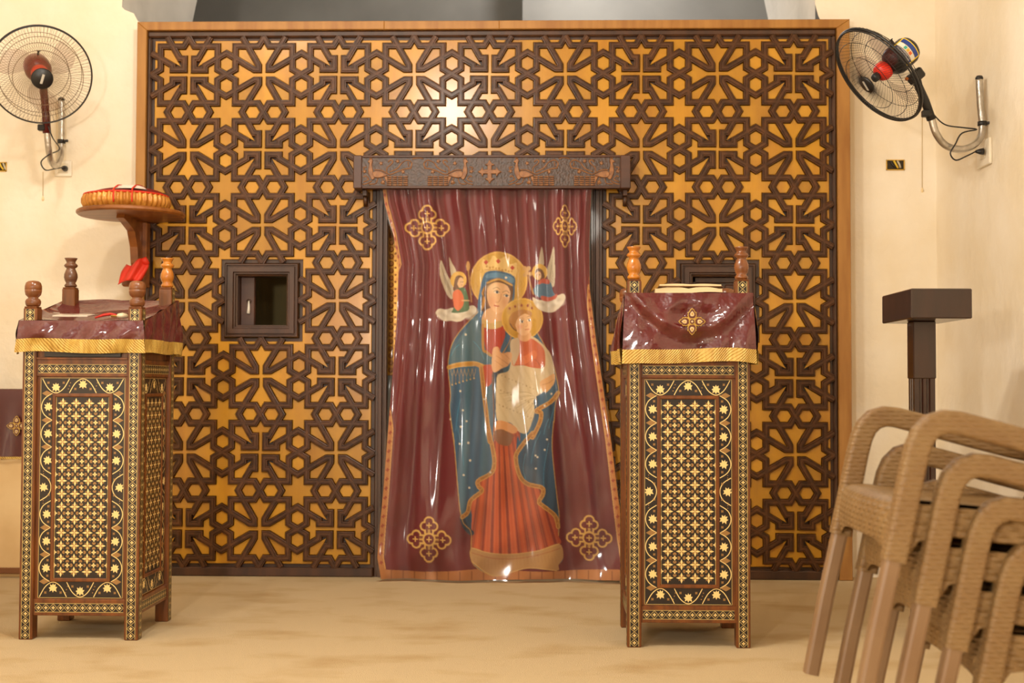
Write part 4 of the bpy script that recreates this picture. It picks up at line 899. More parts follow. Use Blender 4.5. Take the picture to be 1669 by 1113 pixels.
def cover(loc, rz, label, zl, zh, zb, sag=.0, swag=False):
    t = thing('lectern_cover', label, 'cloth', loc, rz)
    ex, ey = LW/2+.010, LD/2+.010; cl = MB(); fr_ = MB()
    # sloping top
    def top(i, j, n=24):
        u, v = i/n, j/n; x = -ex+2*ex*u; y = -ey+2*ey*v; z = zl+(zh-zl)*v
        z += -.040*math.sin(math.pi*u)**.6*math.sin(math.pi*v)**.6+.005*math.sin(9*u+5*v)*math.sin(math.pi*u)+.003*math.sin(17*v-6*u)*math.sin(math.pi*v)
        return (x, y, z)
    cl.grid([[top(i, j) for i in range(25)] for j in range(25)])
    for (p0, p1, za, zb_, out, sd) in (((-ex, -ey), (ex, -ey), zl, zl, (0, -1, 0), 1), ((ex, -ey), (ex, ey), zl, zh, (1, 0, 0), 2), ((ex, ey), (-ex, ey), zh, zh, (0, 1, 0), 3), ((-ex, ey), (-ex, -ey), zh, zl, (-1, 0, 0), 4)):
        w_ = .007
        for mb, f0, f1, zz in ((cl, 0, .70 if za+zb_ < 2.52 else .80, 0), (fr_, .70 if za+zb_ < 2.52 else .80, 1.0, 0)):
            # common fringe height: cut where the fringe begins
            ff = lambda zt_: 1-.052/(zt_-zb)
            if mb is cl: f0_, f1_ = 0, None
            P_ = []; o = Vector(out); nseg = 44; rows = 14 if mb is cl else 4
            for i in range(rows+1):
                row = []
                for j in range(nseg+1):
                    s = j/nseg; x = p0[0]+(p1[0]-p0[0])*s; y = p0[1]+(p1[1]-p0[1])*s; zt_ = za+(zb_-za)*s
                    fb = ff(zt_); tt = fb*i/rows if mb is cl else fb+(1-fb)*i/rows
                    g = math.exp(-((s)/.10)**2)+math.exp(-((1-s)/.10)**2)
                    d = .015*tt*(math.sin(8*s+sd*1.7+2*tt)+.6*math.sin(19*s+sd+2.5*math.sin(3*tt+s*4)))+.006*math.sin(27*s+7*tt+sd)*math.sin(math.pi*min(1, tt*1.1))+.005*math.sin(13*s-6*tt+2*sd)*tt+.010*math.sin(math.pi*tt)+.012*tt
                    if swag and sd == 3:
                        d += .014*math.exp(-((tt-.20+1.1*(s-.5)**2-.1*math.sin(9*s))/.10)**2)-.014*math.exp(-((tt-.72+2.6*(s-.52)**2)/.10)**2)+.020*math.exp(-((tt-.52+2.4*(s-.52)**2)/.09)**2)
                    d = d*(1-.75*g*(1-tt*.6))+.004+(.003 if mb is fr_ else 0)
                    zq = zt_+((zb+.005*math.sin(6*s+sd)-.006*g)-zt_)*tt
                    row.append((x+o.x*d+(p1[0]-p0[0])*(s-.5)*.05*tt, y+o.y*d+(p1[1]-p0[1])*(s-.5)*.05*tt, zq))
                P_.append(row)
            mb.grid(P_)
    cl.build('cloth', M['velvet'], t); o = fr_.build('gold_fringe', M['fringe'], t); o['label'] = 'gold woven fringe band'
    return t
CL = cover((LLX, LLY, 0), 0, 'maroon plastic-covered cloth with gold fringe draped over the left lectern', 1.235, 1.345, 1.112)
CR = cover((LRX, LRY, 0), math.pi, 'maroon plastic-covered cloth with gold flower cross draped over the right lectern', 1.235, 1.342, 1.078, swag=True)
def flower_cross(parent, R, loc, rot=(0, 0, 0), layer=.004):
    b = MB(); s = R
    def petals(k_, y, mi, sc_):
        for k in range(4):
            a = k*math.pi/2+math.pi/2
            pts = [(.16, -.16), (.30, -.30), (.46, -.34), (.56, -.30), (.66, -.34), (.74, -.2), (.86, -.16), (1.0, 0), (.86, .16), (.74, .2), (.66, .34), (.56, .30), (.46, .34), (.30, .30), (.16, .16)]
            cxm = .58; pts = [(cxm+(u-cxm)*sc_, v*sc_) for u, v in pts]
            b.prism([((u*math.cos(a)-v*math.sin(a))*s, (u*math.sin(a)+v*math.cos(a))*s) for u, v in pts], layer, -y, .0004, mi)
    petals(0, .0015, 0, 1.0); petals(0, .0024, 1, .80); petals(0, .0032, 2, .46); petals(0, .004, 0, .2)
    b.prism(ellipse(0, 0, .24*s, .24*s, 16), layer, -.003, .0004, 0); b.prism(ellipse(0, 0, .17*s, .17*s, 16), layer, -.0036, .0004, 1); b.prism(ellipse(0, 0, .08*s, .08*s, 10), layer, -.0044, .0004, 2)
    o = b.build('flower_cross', [M['fringe'], mat('embroidery_brown', (96, 46, 34), .6), mat('embroidery_pale', (214, 186, 140), .6)], parent, loc, ); o.rotation_euler = rot
    o['label'] = 'gold embroidered four-petal cross'; return o
fc = at(1128, 524, Y=LRY-LD/2-.055)
flower_cross(CR, .0515, (-(fc.x-LRX), -(fc.y-LRY), fc.z), (math.radians(6), 0, math.pi))
# ---- books and papers on the lecterns
def book(loc, rx, rz, w, d, h, label, cover_c, name='open_book'):
    t = thing(name, label, 'book', loc, rz); t.rotation_euler = (rx, 0, rz)
    b = MB(); b.box((-w/2, -d/2, 0), (w/2, d/2, .004), 0, .001); b.build('cover', mat(name+'_cover', cover_c, .5), t)
    pg = mat(name+'_pages', (238, 214, 170), .8, c2=(214, 184, 134), nscale=3, stretch=(1, 1, 260))
    for k in range(2):
        b = MB(); n = 10; P0 = []
        for j in range(2):
            P0.append([( (k-.5)*0 + (-1 if k == 0 else 1)*(i/n)*w*.48, (-1+2*j)*d*.47, .004+h*(.75+.25*math.sin(math.pi*min(1, i/n*1.1)))) for i in range(n+1)])
        b.grid(P0, flip=(k == 0)); 
        for j in range(2): b.grid([[(x, y, .004) for x, y, z in P0[j]], P0[j]])
        b.grid([[(P0[0][-1][0], P0[0][-1][1], .004), (P0[1][-1][0], P0[1][-1][1], .004)], [P0[0][-1], P0[1][-1]]])
        b.build('page_block', pg, t)
    return t
sl_ = math.atan2(.107, LD)
book((LRX+.01, LRY-.06, 1.318), -sl_, 0, .27, .20, .030, 'open book with cream pages lying on top of the right lectern', (24, 22, 22))
book((LRX+.015, LRY-.06, 1.352), -sl_, .03, .25, .18, .010, 'thin upper booklet lying on the open book of the right lectern', (120, 84, 50), 'thin_booklet')
b = MB(); b.box((-.075, -.05, 0), (.065, .05, .007), 0, .002)
o = b.build('booklet', mat('silver_card', (214, 200, 184), .3, .3), None, (LLX-.07, LLY-.115, 1.258)); o.rotation_euler = (sl_*.5, 0, .05); tag(o, 'thin pale booklet lying on the cloth of the left lectern', 'book')
b = MB(); b.tube([(0, 0, 0), (.03, .01, .012), (.06, .01, .016), (.085, .0, .012)], [.003, .006, .006, .004], 6)
o = b.build('red_ribbon', mat('red_ribbon', (196, 40, 28), .5), None, (LLX+.015, LLY-.13, 1.251)); tag(o, 'short red ribbon lying on the cloth of the left lectern', 'ribbon')
t = thing('hand_cross', 'small shiny cream ornament beside the red ribbon on the left lectern', 'ornament', (LLX+.125, LLY-.13, 1.25))
b = MB(); b.lathe([(.001, 0), (.02, .002), (.024, .01), (.018, .018), (.001, .022)], 14); b.build('knob', mat('cream_enamel', (232, 216, 180), .25), t)
b = MB(); b.tube([(-.045, 0, .008), (0, 0, .009), (.02, .0, .008)], .005, 8); b.build('shaft', mat('brass', (214, 172, 90), .3, .8), t)
# ------------------------------------------------------------------ wall fans
M['black'] = mat('black_plastic', (30, 28, 28), .4); M['wire'] = mat('black_wire', (38, 34, 32), .45, .2)
M['steel'] = mat('galvanised_pipe', (205, 200, 192), .3, .9, bump=.3, bscale=40, c2=(175, 168, 158), nscale=20)
M['redp'] = mat('red_plastic', (226, 44, 22), .35); M['blade'] = mat('smoked_red_blade', (120, 30, 26), .35)
_nt = M['blade'].node_tree; _mx = _nt.nodes.new('ShaderNodeMixShader'); _mx.inputs[0].default_value = .28; _tr = _nt.nodes.new('ShaderNodeBsdfTransparent')
_nt.links.new(_tr.outputs[0], _mx.inputs[1]); _nt.links.new(_nt.nodes['Principled BSDF'].outputs[0], _mx.inputs[2]); _nt.links.new(_mx.outputs[0], _nt.nodes['Material Output'].inputs[0])
M['white'] = mat('white_plastic', (238, 228, 208), .4)
def frame_of(n):
    n = Vector(n).normalized(); u = Vector((0, 0, 1)); u = (u-n*u.dot(n)).normalized(); r = u.cross(n).normalized()
    return Matrix((( r.x, u.x, n.x, 0), (r.y, u.y, n.y, 0), (r.z, u.z, n.z, 0), (0, 0, 0, 1)))   # local z = facing
def fan(label, pipe, neck, head, nrm, R, motor_mat, sticker, plate, plate_n, cable, wirec, badge=.042, ring=.0065, neckm=None):
    """pipe: path of the steel J pipe; neck: path of the black neck; head: centre of the grille; nrm: facing"""
    t = thing('wall_fan', label, 'fan', tuple(plate))
    o = Vector(plate); Mx = frame_of(nrm); H = Vector(head)-o
    L3 = lambda p: Mx @ Vector(p)+H
    b = MB(); b.tube([Vector(p)-o for p in smooth_path([Vector(p) for p in pipe], 6)], .0165, 14); pi_ = b.build('wall_pipe', M['steel'], t)
    top = Vector(pipe[0])-o
    b = MB(); b.lathe([(.0175, -.004), (.0175, .004), (.013, .012), (.001, .014)], 14, top); b.build('pipe_cap', M['black'], pi_)
    cl = Vector(pipe[2])-o
    b = MB(); b.lathe([(.019, -.010), (.021, -.010), (.021, .010), (.019, .010)], 16, cl+Vector((0, 0, .03))); b.tube([cl+Vector((.015, -.012, .03)), cl+Vector((.04, -.016, .032))], .007, 8); b.build('clamp', M['black'], pi_)
    b = MB(); nk = [Vector(p)-o for p in neck]; b.tube(nk, [.021, .020, .019, .021][:len(nk)], 12); ne = b.build('neck', neckm or M['black'], t)
    # control box at the top of the neck
    q = nk[-1]; b = MB(); b.box((-.024, -.03, -.035), (.024, .02, .04), 0, .008, Matrix.Translation(q) @ Mx @ Matrix.Rotation(-math.pi/2*0, 4, 'X')); cb = b.build('control_box', M['black'], ne)
    b = MB(); b.lathe([(.008, 0), (.008, .01), (.001, .011)], 10, q, Mx @ Matrix.Translation((.0, .012, .042)) ); b.build('orange_knob', mat('orange_plastic', (236, 130, 30), .4), cb)
    k2 = nk[0].lerp(nk[1], .3); b = MB(); b.box((-.02, -.016, -.016), (.016, .016, .016), 0, .004, Matrix.Translation(k2+Vector((-.018, -.012, 0)))); b.build('neck_bolt', M['black'], ne)
    # motor behind the grille
    prof = [(.001, -.222), (.034, -.220), (.054, -.206), (.064, -.185), (.066, -.105), (.056, -.082), (.02, -.060)]
    b = MB(); b.lathe(prof, 24, H, Mx); mo = b.build('motor', motor_mat, t)
    b = MB(); b.tube([L3((0, .06, -.15)), L3((0, .082, -.15))], .006, 8); b.tube([L3((0, .082, -.15)), L3((0, .086, -.15))], .010, 8); b.build('motor_knob', M['black'], mo)
    if sticker:
        st = mat('energy_label_yellow', (240, 206, 50), .5); b = MB(); cols = [st, mat('label_blue', (40, 64, 140), .5), mat('label_white', (236, 232, 220), .5), mat('label_green', (70, 170, 150), .5), mat('label_orange', (226, 110, 40), .5), mat('label_yellow2', (226, 180, 60), .5)]
        a0, a1 = sticker
        def patch(u0, u1, v0, v1, mi, rr):
            P_ = []
            for v in (v0, v1): P_.append([L3((rr*math.cos(a0+(a1-a0)*(u0+(u1-u0)*k/6)), rr*math.sin(a0+(a1-a0)*(u0+(u1-u0)*k/6)), -.186+.078*v)) for k in range(7)])
            b.grid(P_, mi, flip=True)
        patch(0, 1, 0, 1, 0, .0672); patch(.06, .94, .66, .94, 1, .0677); patch(.06, .94, .06, .34, 1, .0677); patch(.06, .94, .36, .64, 2, .0677)
        patch(.55, .66, .4, .6, 3, .0682); patch(.42, .53, .4, .6, 5, .0682); patch(.28, .4, .4, .6, 4, .0682)
        for k in range(4): patch(.15, .85, .70+.05*k, .72+.05*k, 2, .0682)
        b.build('energy_sticker', cols, mo)
    # hub and blades
    b = MB(); b.lathe([(.042, -.045), (.043, -.02), (.036, -.004), (.022, .004), (.001, .006)], 22, H, Mx); hub = b.build('hub', M['redp'], t)
    b = MB(); b.lathe([(.019, 0), (.02, .022), (.016, .032), (.001, .034)], 16, H, Mx); b.build('hub_nut', M['black'], hub)
    for k in range(3):
        b = MB(); P_ = []
        for i in range(9):
            rr = .036+(R*.80-.036)*i/8; row = []
            wv = .30+.62*math.sin(math.pi*min(1, .12+i/8*.80)); 
            for j in range(7):
                a = k*2*math.pi/3+.35+(j/6-.5)*wv*1.15+.5*i/8; row.append(L3((rr*math.cos(a), rr*math.sin(a), -.03+.03*(j/6-.5)*(1-.4*i/8))))
            P_.append(row)
        b.grid(P_); ob = b.build('blade', M['blade'], t)
    # grilles
    def guard(name, z0, zc, nw, inner, flip):
        b = MB()
        for k in range(nw):
            a = 2*math.pi*k/nw; pts = []
            for i in range(6):
                u = i/5; rr = R+(inner-R)*u; sw = .55*u*u*(1 if not flip else -1)
                pts.append(L3((rr*math.cos(a+sw), rr*math.sin(a+sw), z0+(zc-z0)*(math.sin(u*math.pi/2)**.8))))
            b.tube(pts, .00085, 3, caps=False)
        for u in (.22, .52):
            rr = R+(inner-R)*u; zz = z0+(zc-z0)*(math.sin(u*math.pi/2)**.8); b.tube([L3((rr*math.cos(2*math.pi*i/48), rr*math.sin(2*math.pi*i/48), zz)) for i in range(49)], .0015, 4, caps=False)
        return b.build(name, wirec, t)
    guard('front_grille', .012, .075, 96, .036, False); guard('rear_grille', -.012, -.085, 72, .05, True)
    b = MB(); b.tube([L3((R*math.cos(2*math.pi*i/64), R*math.sin(2*math.pi*i/64), 0)) for i in range(65)], ring, 8, caps=False); b.tube([L3(((R-.002)*math.cos(2*math.pi*i/64), (R-.002)*math.sin(2*math.pi*i/64), .012)) for i in range(65)], ring*.62, 6, caps=False); b.build('grille_ring', M['black'], t)
    b = MB(); b.lathe([(badge-.002, .070), (badge, .074), (badge-.004, .080), (.001, .083)], 24, H, Mx); em = b.build('centre_badge', M['black'], t)
    b = MB(); b.box((-.006, -.024, .0825), (.006, .024, .0845), 0, .0005, Matrix.Translation(H) @ Mx @ Matrix.Rotation(-.2, 4, 'Z')); b.build('badge_lettering', mat('badge_silver', (200, 196, 186), .4, .3), em)
    b = MB(); b.tube([Vector(p)-o for p in smooth_path([Vector(p) for p in cable], 6)], .0035, 6); ca_ = b.build('cable', M['black'], t)
    e = Vector(cable[-1])-o; d = Vector(plate_n)
    b = MB(); b.tube([e, e-d*.018, e-d*.036], [.006, .013, .016], 10); b.build('plug', M['black'], ca_)
    return t
def socket(label, c, n, w=.13, h=.085, th=.012):
    t = thing('wall_socket', label, 'socket', tuple(c)); Mx = frame_of(n)
    b = MB(); b.box((-w/2, -h/2, 0), (w/2, h/2, th), 0, .003, Mx); p = b.build('cover_plate', M['white'], t)
    b = MB(); b.box((-.028, -.026, th), (.028, .026, th+.003), 0, .001, Mx); b.build('outlet', mat('socket_inset', (222, 210, 186), .4), p)
    return t
# right fan, on the right wall
XW = 2.335
pr_ = at(1606, 245, X=XW-.004); PYr = pr_.y
def R_(x, y, dx=0.0): v = at(x, y, Y=PYr-.02); return v
pipeR = [at(1596, 128, Y=PYr-.03), at(1598, 170, Y=PYr-.03), at(1601, 212, Y=PYr-.03), at(1592, 232, Y=PYr-.035), at(1570, 243, Y=PYr-.05), at(1543, 238, Y=PYr-.07), at(1526, 218, Y=PYr-.09), at(1518, 192, Y=PYr-.10)]
neckR = [at(1518, 195, Y=PYr-.10), at(1508, 165, Y=PYr-.12), at(1497, 140, Y=PYr-.14), at(1492, 122, Y=PYr-.15)]
headR = at(1432, 122, Y=PYr-.26)
cabR = [at(1520, 185, Y=PYr-.11), at(1540, 203, Y=PYr-.08), at(1570, 208, Y=PYr-.06), at(1592, 211, Y=PYr-.05), at(1568, 217, Y=PYr-.08), at(1557, 235, Y=PYr-.1), at(1549, 250, Y=PYr-.1), at(1558, 261, Y=PYr-.09), at(1576, 254, Y=PYr-.07), at(1590, 247, Y=PYr-.04)]
fan('black wall fan with red hub and yellow energy sticker on the right wall', pipeR, neckR, headR, (-.74, -.19, -.64), .243, M['black'], (-.75, 1.1), pr_, (-1, 0, 0), cabR, M['wire'])
socket('cream wall socket under the right fan', at(1607, 250, X=XW-.001), (-1, 0, 0), .17, .12, .014)
# left fan, on the back wall
YW = YB; pl_ = at(104, 272, Y=YW-.004)
pipeL = [at(100, 163, Y=YW-.05), at(100.5, 200, Y=YW-.05), at(100, 240, Y=YW-.05), at(98, 258, Y=YW-.08), at(92, 269, Y=YW-.14), at(85, 266, Y=YW-.22), at(80, 248, Y=YW-.28), at(76.5, 214, Y=YW-.31)]
neckL = [at(76.5, 217, Y=YW-.31), at(75, 190, Y=YW-.32), at(73, 165, Y=YW-.335), at(69, 128, Y=YW-.36)]
headL = at(66, 122, Y=YW-.48)
cabL = [at(78, 205, Y=YW-.33), at(86, 225, Y=YW-.3), at(97, 243, Y=YW-.1), at(80, 252, Y=YW-.3), at(67, 264, Y=YW-.3), at(74, 277, Y=YW-.28), at(90, 275, Y=YW-.15), at(102, 273, Y=YW-.06)]
fan('wall fan with pale wire grille and red motor on the left wall', pipeL, neckL, headL, (.50, -.92, -.52), .245, mat('dark_red_plastic', (120, 24, 22), .35), None, pl_, (0, -1, 0), cabL, mat('bronze_wire', (124, 102, 72), .45, .2), .053, .0042, mat('smoked_red_plastic', (86, 22, 20), .35))
socket('white wall socket under the left fan', at(104, 275, Y=YW-.001), (0, -1, 0), .09, .085)
# open junction boxes
def jbox(label, c, n, w, h):
    t = thing('junction_box', label, 'junction box', tuple(c)); Mx = frame_of(n)
    b = MB(); 
    for q in (((-w/2, -h/2), (w/2, -h/2+.004)), ((-w/2, h/2-.004), (w/2, h/2)), ((-w/2, -h/2), (-w/2+.004, h/2)), ((w/2-.004, -h/2), (w/2, h/2))): b.box((q[0][0], q[0][1], -.0), (q[1][0], q[1][1], .006), 0, 0, Mx)
    b.build('rim', mat('box_yellow', (206, 160, 40), .6), t)
    b = MB(); b.box((-w/2+.004, -h/2+.004, .0008), (w/2-.004, h/2-.004, .0018), 0, 0, Mx); b.build('dark_plate', mat('box_dark', (52, 42, 24), .8), t)  # flat dark plate painted in place of the box's depth
    for i, c_ in enumerate(((40, 36, 34), (228, 190, 60), (196, 186, 164))):
        b = MB(); b.tube([Mx @ Vector((-.025+.018*i, h*.4, .003)), Mx @ Vector((-.015+.018*i, 0, .008)), Mx @ Vector((.002+.012*i, -h*.3, .004))], .005, 6); b.build('loose_wire', mat('loose_wire_%d' % i, c_, .5), t)
jbox('open yellow junction box with loose wires right of the screen', at(1459, 269, Y=YB-.001), (0, -1, 0), .095, .055)
jbox('open yellow junction box at the left picture edge below the fan', at(2, 272, Y=YB-.001), (0, -1, 0), .06, .05)
for (x, y0, y1, lab) in ((1503, 190, 308, 'thin pale pull cord with small bob hanging right of the screen'), (70, 280, 322, 'thin pale pull cord with small bob hanging below the left fan')):
    t = thing('pull_cord', lab, 'cord', tuple(at(x, y0, Y=YB-.003))); a = at(x, y0, Y=YB-.003); e = at(x, y1, Y=YB-.003)
    b = MB(); b.tube([(0, 0, 0), e-a], .0016, 5); b.build('cord', mat('pale_cord', (206, 180, 130), .7), t); b = MB(); b.lathe([(.001, -.018), (.005, -.016), (.007, -.008), (.004, .004), (.001, .008)], 10, e-a); b.build('bob', mat('cord_bob', (238, 214, 168), .5), t)
# ------------------------------------------------------------------ round wall shelf, basket, red cloth
M['shelfw'] = mat('shelf_wood', (156, 92, 34), .45, c2=(120, 66, 22), nscale=9, stretch=(.4, 2, 2), ndet=5, coat=.2)
SHY = -.31; c = at(214, 349, Y=SHY); t = thing('wall_shelf', 'round wooden shelf on a curved bracket fixed beside the screen', 'shelf', (c.x, YB, c.z)); sy = SHY-YB
b = MB(); rx_, ry_ = .262, .27; P1 = ellipse(0, 0, rx_, ry_, 36); 
prof_ = [(.965, -.012), (1.0, -.004), (1.0, .006), (.97, .012)]
vs = []; 
for k, z in prof_: vs += [(x*k, y*k+sy, z) for x, y in P1]
n = 36; fs = [(i*n+j, i*n+(j+1) % n, (i+1)*n+(j+1) % n, (i+1)*n+j) for i in range(3) for j in range(n)]+[tuple(range(n))[::-1], tuple(3*n+j for j in range(n))]
b.add(vs, fs); b.build('board', M['shelfw'], t)
px_ = at(228, 400, Y=-.09).x-c.x; zb_ = at(228, 468, Y=-.09).z-c.z
b = MB(); b.box((px_-.042, -.195, zb_), (px_+.036, -.132, -.012), 0, .005); b.box((px_-.04, -.14, zb_), (-1.848-c.x, -.001, -.014), 0, .003); b.build('back_plate', M['shelfw'], t)
b = MB(); br = [(0, -.012), (-.30, -.012), (-.31, -.03), (-.24, -.045), (-.14, -.075), (-.09, -.15), (-.075, -.23), (-.05, -.27), (0, -.27)]
b2 = MB(); b2.prism([(y, z) for y, z in br], .02, -.02, .003); b2.v = [(y_+px_-.004, x_-.19, z_) for x_, y_, z_ in b2.v]; b2.build('bracket', M['shelfw'], t)
zk = at(228, 470, Y=-.08); b = MB(); b.box((px_-.075, -.25, zb_-.0), (px_+.04, -.19, zb_+.075), 0, .008); b.build('bracket_foot', M['shelfw'], t)
# basket
c2_ = at(208, 337, Y=SHY); bz = c.z+.0125
t = thing('bread_basket', 'oval red and gold gathered bread basket on the round wall shelf', 'basket', (at(206, 330, Y=SHY).x, SHY, bz))
M['satin'] = mat('gold_satin', (214, 150, 62), .3, .2, c2=(178, 112, 40), nscale=30); M['redc'] = mat('red_cloth', (122, 20, 17), .55); M['redo'] = mat('red_bright_cloth', (214, 48, 22), .6, bump=.3, bscale=30)
b = MB(); P_ = []; n = 264
for i, (k, z) in enumerate([(.84, 0), (.95, .014), (1.0, .036), (1.0, .056), (.96, .075)]):
    P_.append([(.212*k*(1+.028*math.sin(j*2*math.pi/n*44))*math.cos(2*math.pi*j/n), .20*k*(1+.028*math.sin(j*2*math.pi/n*44))*math.sin(2*math.pi*j/n), z) for j in range(n+1)])
b.grid(P_); b.build('gathered_rim', M['satin'], t)
b = MB(); b.tube([(.204*math.cos(a*2*math.pi/60), .192*math.sin(a*2*math.pi/60), .076) for a in range(61)], .005, 8, caps=False); b.build('red_piping', M['redo'], t)
b = MB(); P_ = []
for i in range(9):
    k = 1-i/8; P_.append([(.20*k*math.cos(2*math.pi*j/40), .19*k*math.sin(2*math.pi*j/40), .074+.050*math.sqrt(max(0, 1-k**2.2))*(1 if math.sin(2*math.pi*j/40) > -.0 else .55)) for j in range(41)])
b.grid(P_); b.build('red_lining', M['redc'], t)
b = MB(); P_ = []
for i in range(7):
    k = 1-i/6; P_.append([(.045+.085*k*math.cos(2*math.pi*j/28), -.09+.06*k*math.sin(2*math.pi*j/28), .096+.024*math.sqrt(max(0, 1-k*k))) for j in range(29)])
b.grid(P_); b.build('white_napkin', mat('white_napkin', (240, 214, 200), .7), t)
for x in (-.005, .085):
    b = MB(); b.tube([(x-.01, .05, .128), (x-.004, -.05, .124), (x, -.12, .114), (x+.005, -.190, .088), (x+.008, -.206, .05), (x+.010, -.208, .02)], .0042, 6); b.build('red_strap', M['redo'], t)
# red cloth tucked on the bracket foot
c3 = at(222, 440, Y=-.17); t0 = thing('red_rag', 'bright red cloth hanging from the foot of the shelf bracket', 'cloth', tuple(c3))
b = MB(); P_ = []
edge = [((222-198)*-1/340, 0), ]
TL = [(207, 431), (199, 440), (194, 456), (192, 462)]; TR = [(239, 422), (243, 430), (238, 440), (231, 455)]
for i in range(9):
    v = i/8; row = []
    lx_ = np.interp(v*3, range(4), [q[0] for q in TL]); ly_ = np.interp(v*3, range(4), [q[1] for q in TL]); rx2 = np.interp(v*3, range(4), [q[0] for q in TR]); ry2 = np.interp(v*3, range(4), [q[1] for q in TR])
    for j in range(15):
        u = j/14; p = at(lx_+(rx2-lx_)*u, ly_+(ry2-ly_)*u+4*math.sin(u*7+v*2)*(1-v*.5), Y=-.175-.05*math.sin(math.pi*u)-.015*math.sin(u*13+v*3)-.03*v)
        row.append(p-c3)
    P_.append(row)
b.grid(P_); o = b.build('folded_cloth', M['redo'], t0); md = o.modifiers.new('thick', 'SOLIDIFY'); md.thickness = .004
b = MB(); b.tube([at(228, 426, Y=-.20)-c3, at(236, 424, Y=-.20)-c3, at(241, 431, Y=-.19)-c3], [.012, .02, .012], 8); b.build('knot', M['redo'], t0)
# ------------------------------------------------------------------ dark stand by the right wall
M['espresso'] = mat('espresso_wood', (52, 25, 14), .32, c2=(38, 17, 9), nscale=8, stretch=(2, 2, .3), coat=.4, coatr=.12)
SY0 = -1.72; a = at(1485, 470, Y=SY0); bq = at(1585, 519, Y=SY0); 
t = thing('icon_stand', 'dark brown wooden post stand with box top in the right corner', 'stand', ((a.x+bq.x)/2-.01, SY0+.24, 0))
zb_, zt_ = bq.z, a.z; hw = (bq.x-a.x)/2
b = MB(); b.box((-hw+.01, -.24, zb_), (hw+.01, .19, zt_), 0, .004); b.build('box_top', M['espresso'], t)
pcx = at(1507, 600, Y=SY0+.2).x-t.location.x
b = MB(); b.box((pcx-.045, -.045, 1.02), (pcx+.045, .045, zb_), 0, .004); b.build('post_head', M['espresso'], t)
b = MB(); star_ = []
for s_, (ux, uy, nx_, ny_) in enumerate(((1, 0, 0, -1), (0, 1, 1, 0), (-1, 0, 0, 1), (0, -1, -1, 0))):
    for k, dd in ((-.041, .041), (-.022, .041), (-.018, .034), (-.010, .034), (-.006, .041), (.006, .041), (.010, .034), (.018, .034), (.022, .041)):
        star_.append((pcx+ux*k+nx_*dd, uy*k+ny_*dd))
b.add([(x, y, .06) for x, y in star_]+[(x, y, 1.02) for x, y in star_], [(i, (i+1) % len(star_), len(star_)+(i+1) % len(star_), len(star_)+i) for i in range(len(star_))]); b.build('fluted_post', M['espresso'], t)
b = MB(); b.box((pcx-.046, -.046, 0), (pcx+.046, .046, .07), 0, .004); b.build('base', M['espresso'], t)
# ------------------------------------------------------------------ covered table at the left edge
tx1 = at(44, 700, Y=-.12).x; zt_ = at(20, 634, Y=-.12).z; zc_ = at(20, 748, Y=-.12).z; tx0 = tx1-.62
t = thing('side_table', 'low cream-sided table against the back wall at the left edge', 'table', ((tx0+tx1)/2, -.02, 0)); hw = (tx1-tx0)/2
b = MB(); b.box((-hw, -.085, .045), (hw, .09, zt_-.01), 0, .004); b.build('body', mat('cream_panel', (226, 196, 146), .6, c2=(214, 180, 128), nscale=4), t)
b = MB(); b.box((-hw, -.095, .02), (hw, .085, .05), 0, .003); b.build('plinth', mat('brown_plinth', (120, 74, 38), .5), t)
b = MB(); b.box((-hw, -.07, .0), (hw, .08, .02), 0, .002); b.build('foot_board', mat('tan_board', (206, 168, 112), .7), t)
t2 = thing('table_cover', 'dark maroon cloth with gold flower cross over the low table at the left edge', 'cloth', ((tx0+tx1)/2, -.02, zt_))
b = MB(); P_ = [[(-hw-.006+(2*hw+.012)*i/40, .09, 0) for i in range(41)], [(-hw-.006+(2*hw+.012)*i/40, -.09, .001) for i in range(41)]]
for k in range(10): P_.append([(-hw-.006+(2*hw+.012)*i/40, -.098-.006*math.sin(i*.8+k*.2)*k/9-.004*k/9, -(zt_-zc_-.012)*(k+.4)/9.4) for i in range(41)])
b.grid(P_); b.grid([[(hw+.006, .09-.18*i/10, -(zt_-zc_-.012)*k/6) for i in range(11)] for k in range(7)]); b.build('cloth', mat('dark_maroon_vinyl', (76, 18, 26), .4, coat=1.0, coatr=.08), t2)
b = MB(); b.grid([[(-hw-.006+(2*hw+.012)*i/40, -.112-.004*math.sin(i*.8), -(zt_-zc_)+.012*(1-k)) for i in range(41)] for k in range(2)]); b.build('gold_edge', M['fringe'], t2)
fc = at(27, 694, Y=-.135); flower_cross(t2, .052, (fc.x-t2.location.x, fc.y-t2.location.y, fc.z-zt_))
# ------------------------------------------------------------------ stacked plastic rattan chairs
def rattan(name, c, c2, s1=52.0, s2=52.0, strength=.9):
    m = mat(name, c, .5, c2=c2, nscale=12, ndet=3); nt = m.node_tree; b = nt.nodes['Principled BSDF']; tc = nt.nodes['Texture Coordinate']
    cb = nt.nodes.new('ShaderNodeMath'); cb.operation = 'MULTIPLY'; ws = []
    for d, s in (('DIAGONAL', s1), ('Z', s2)):
        w = nt.nodes.new('ShaderNodeTexWave'); w.bands_direction = d; w.inputs['Scale'].default_value = s; w.inputs['Distortion'].default_value = 0.0; nt.links.new(tc.outputs['Object'], w.inputs['Vector']); ws.append(w)
    nt.links.new(ws[0].outputs['Fac'], cb.inputs[0]); nt.links.new(ws[1].outputs['Fac'], cb.inputs[1])
    bp = nt.nodes.new('ShaderNodeBump'); bp.inputs['Strength'].default_value = strength; bp.inputs['Distance'].default_value = .004; nt.links.new(cb.outputs[0], bp.inputs['Height']); nt.links.new(bp.outputs[0], b.inputs['Normal'])
    return m
M['rattan'] = rattan('rattan_plastic', (130, 101, 62), (119, 90, 52), 17, 24)
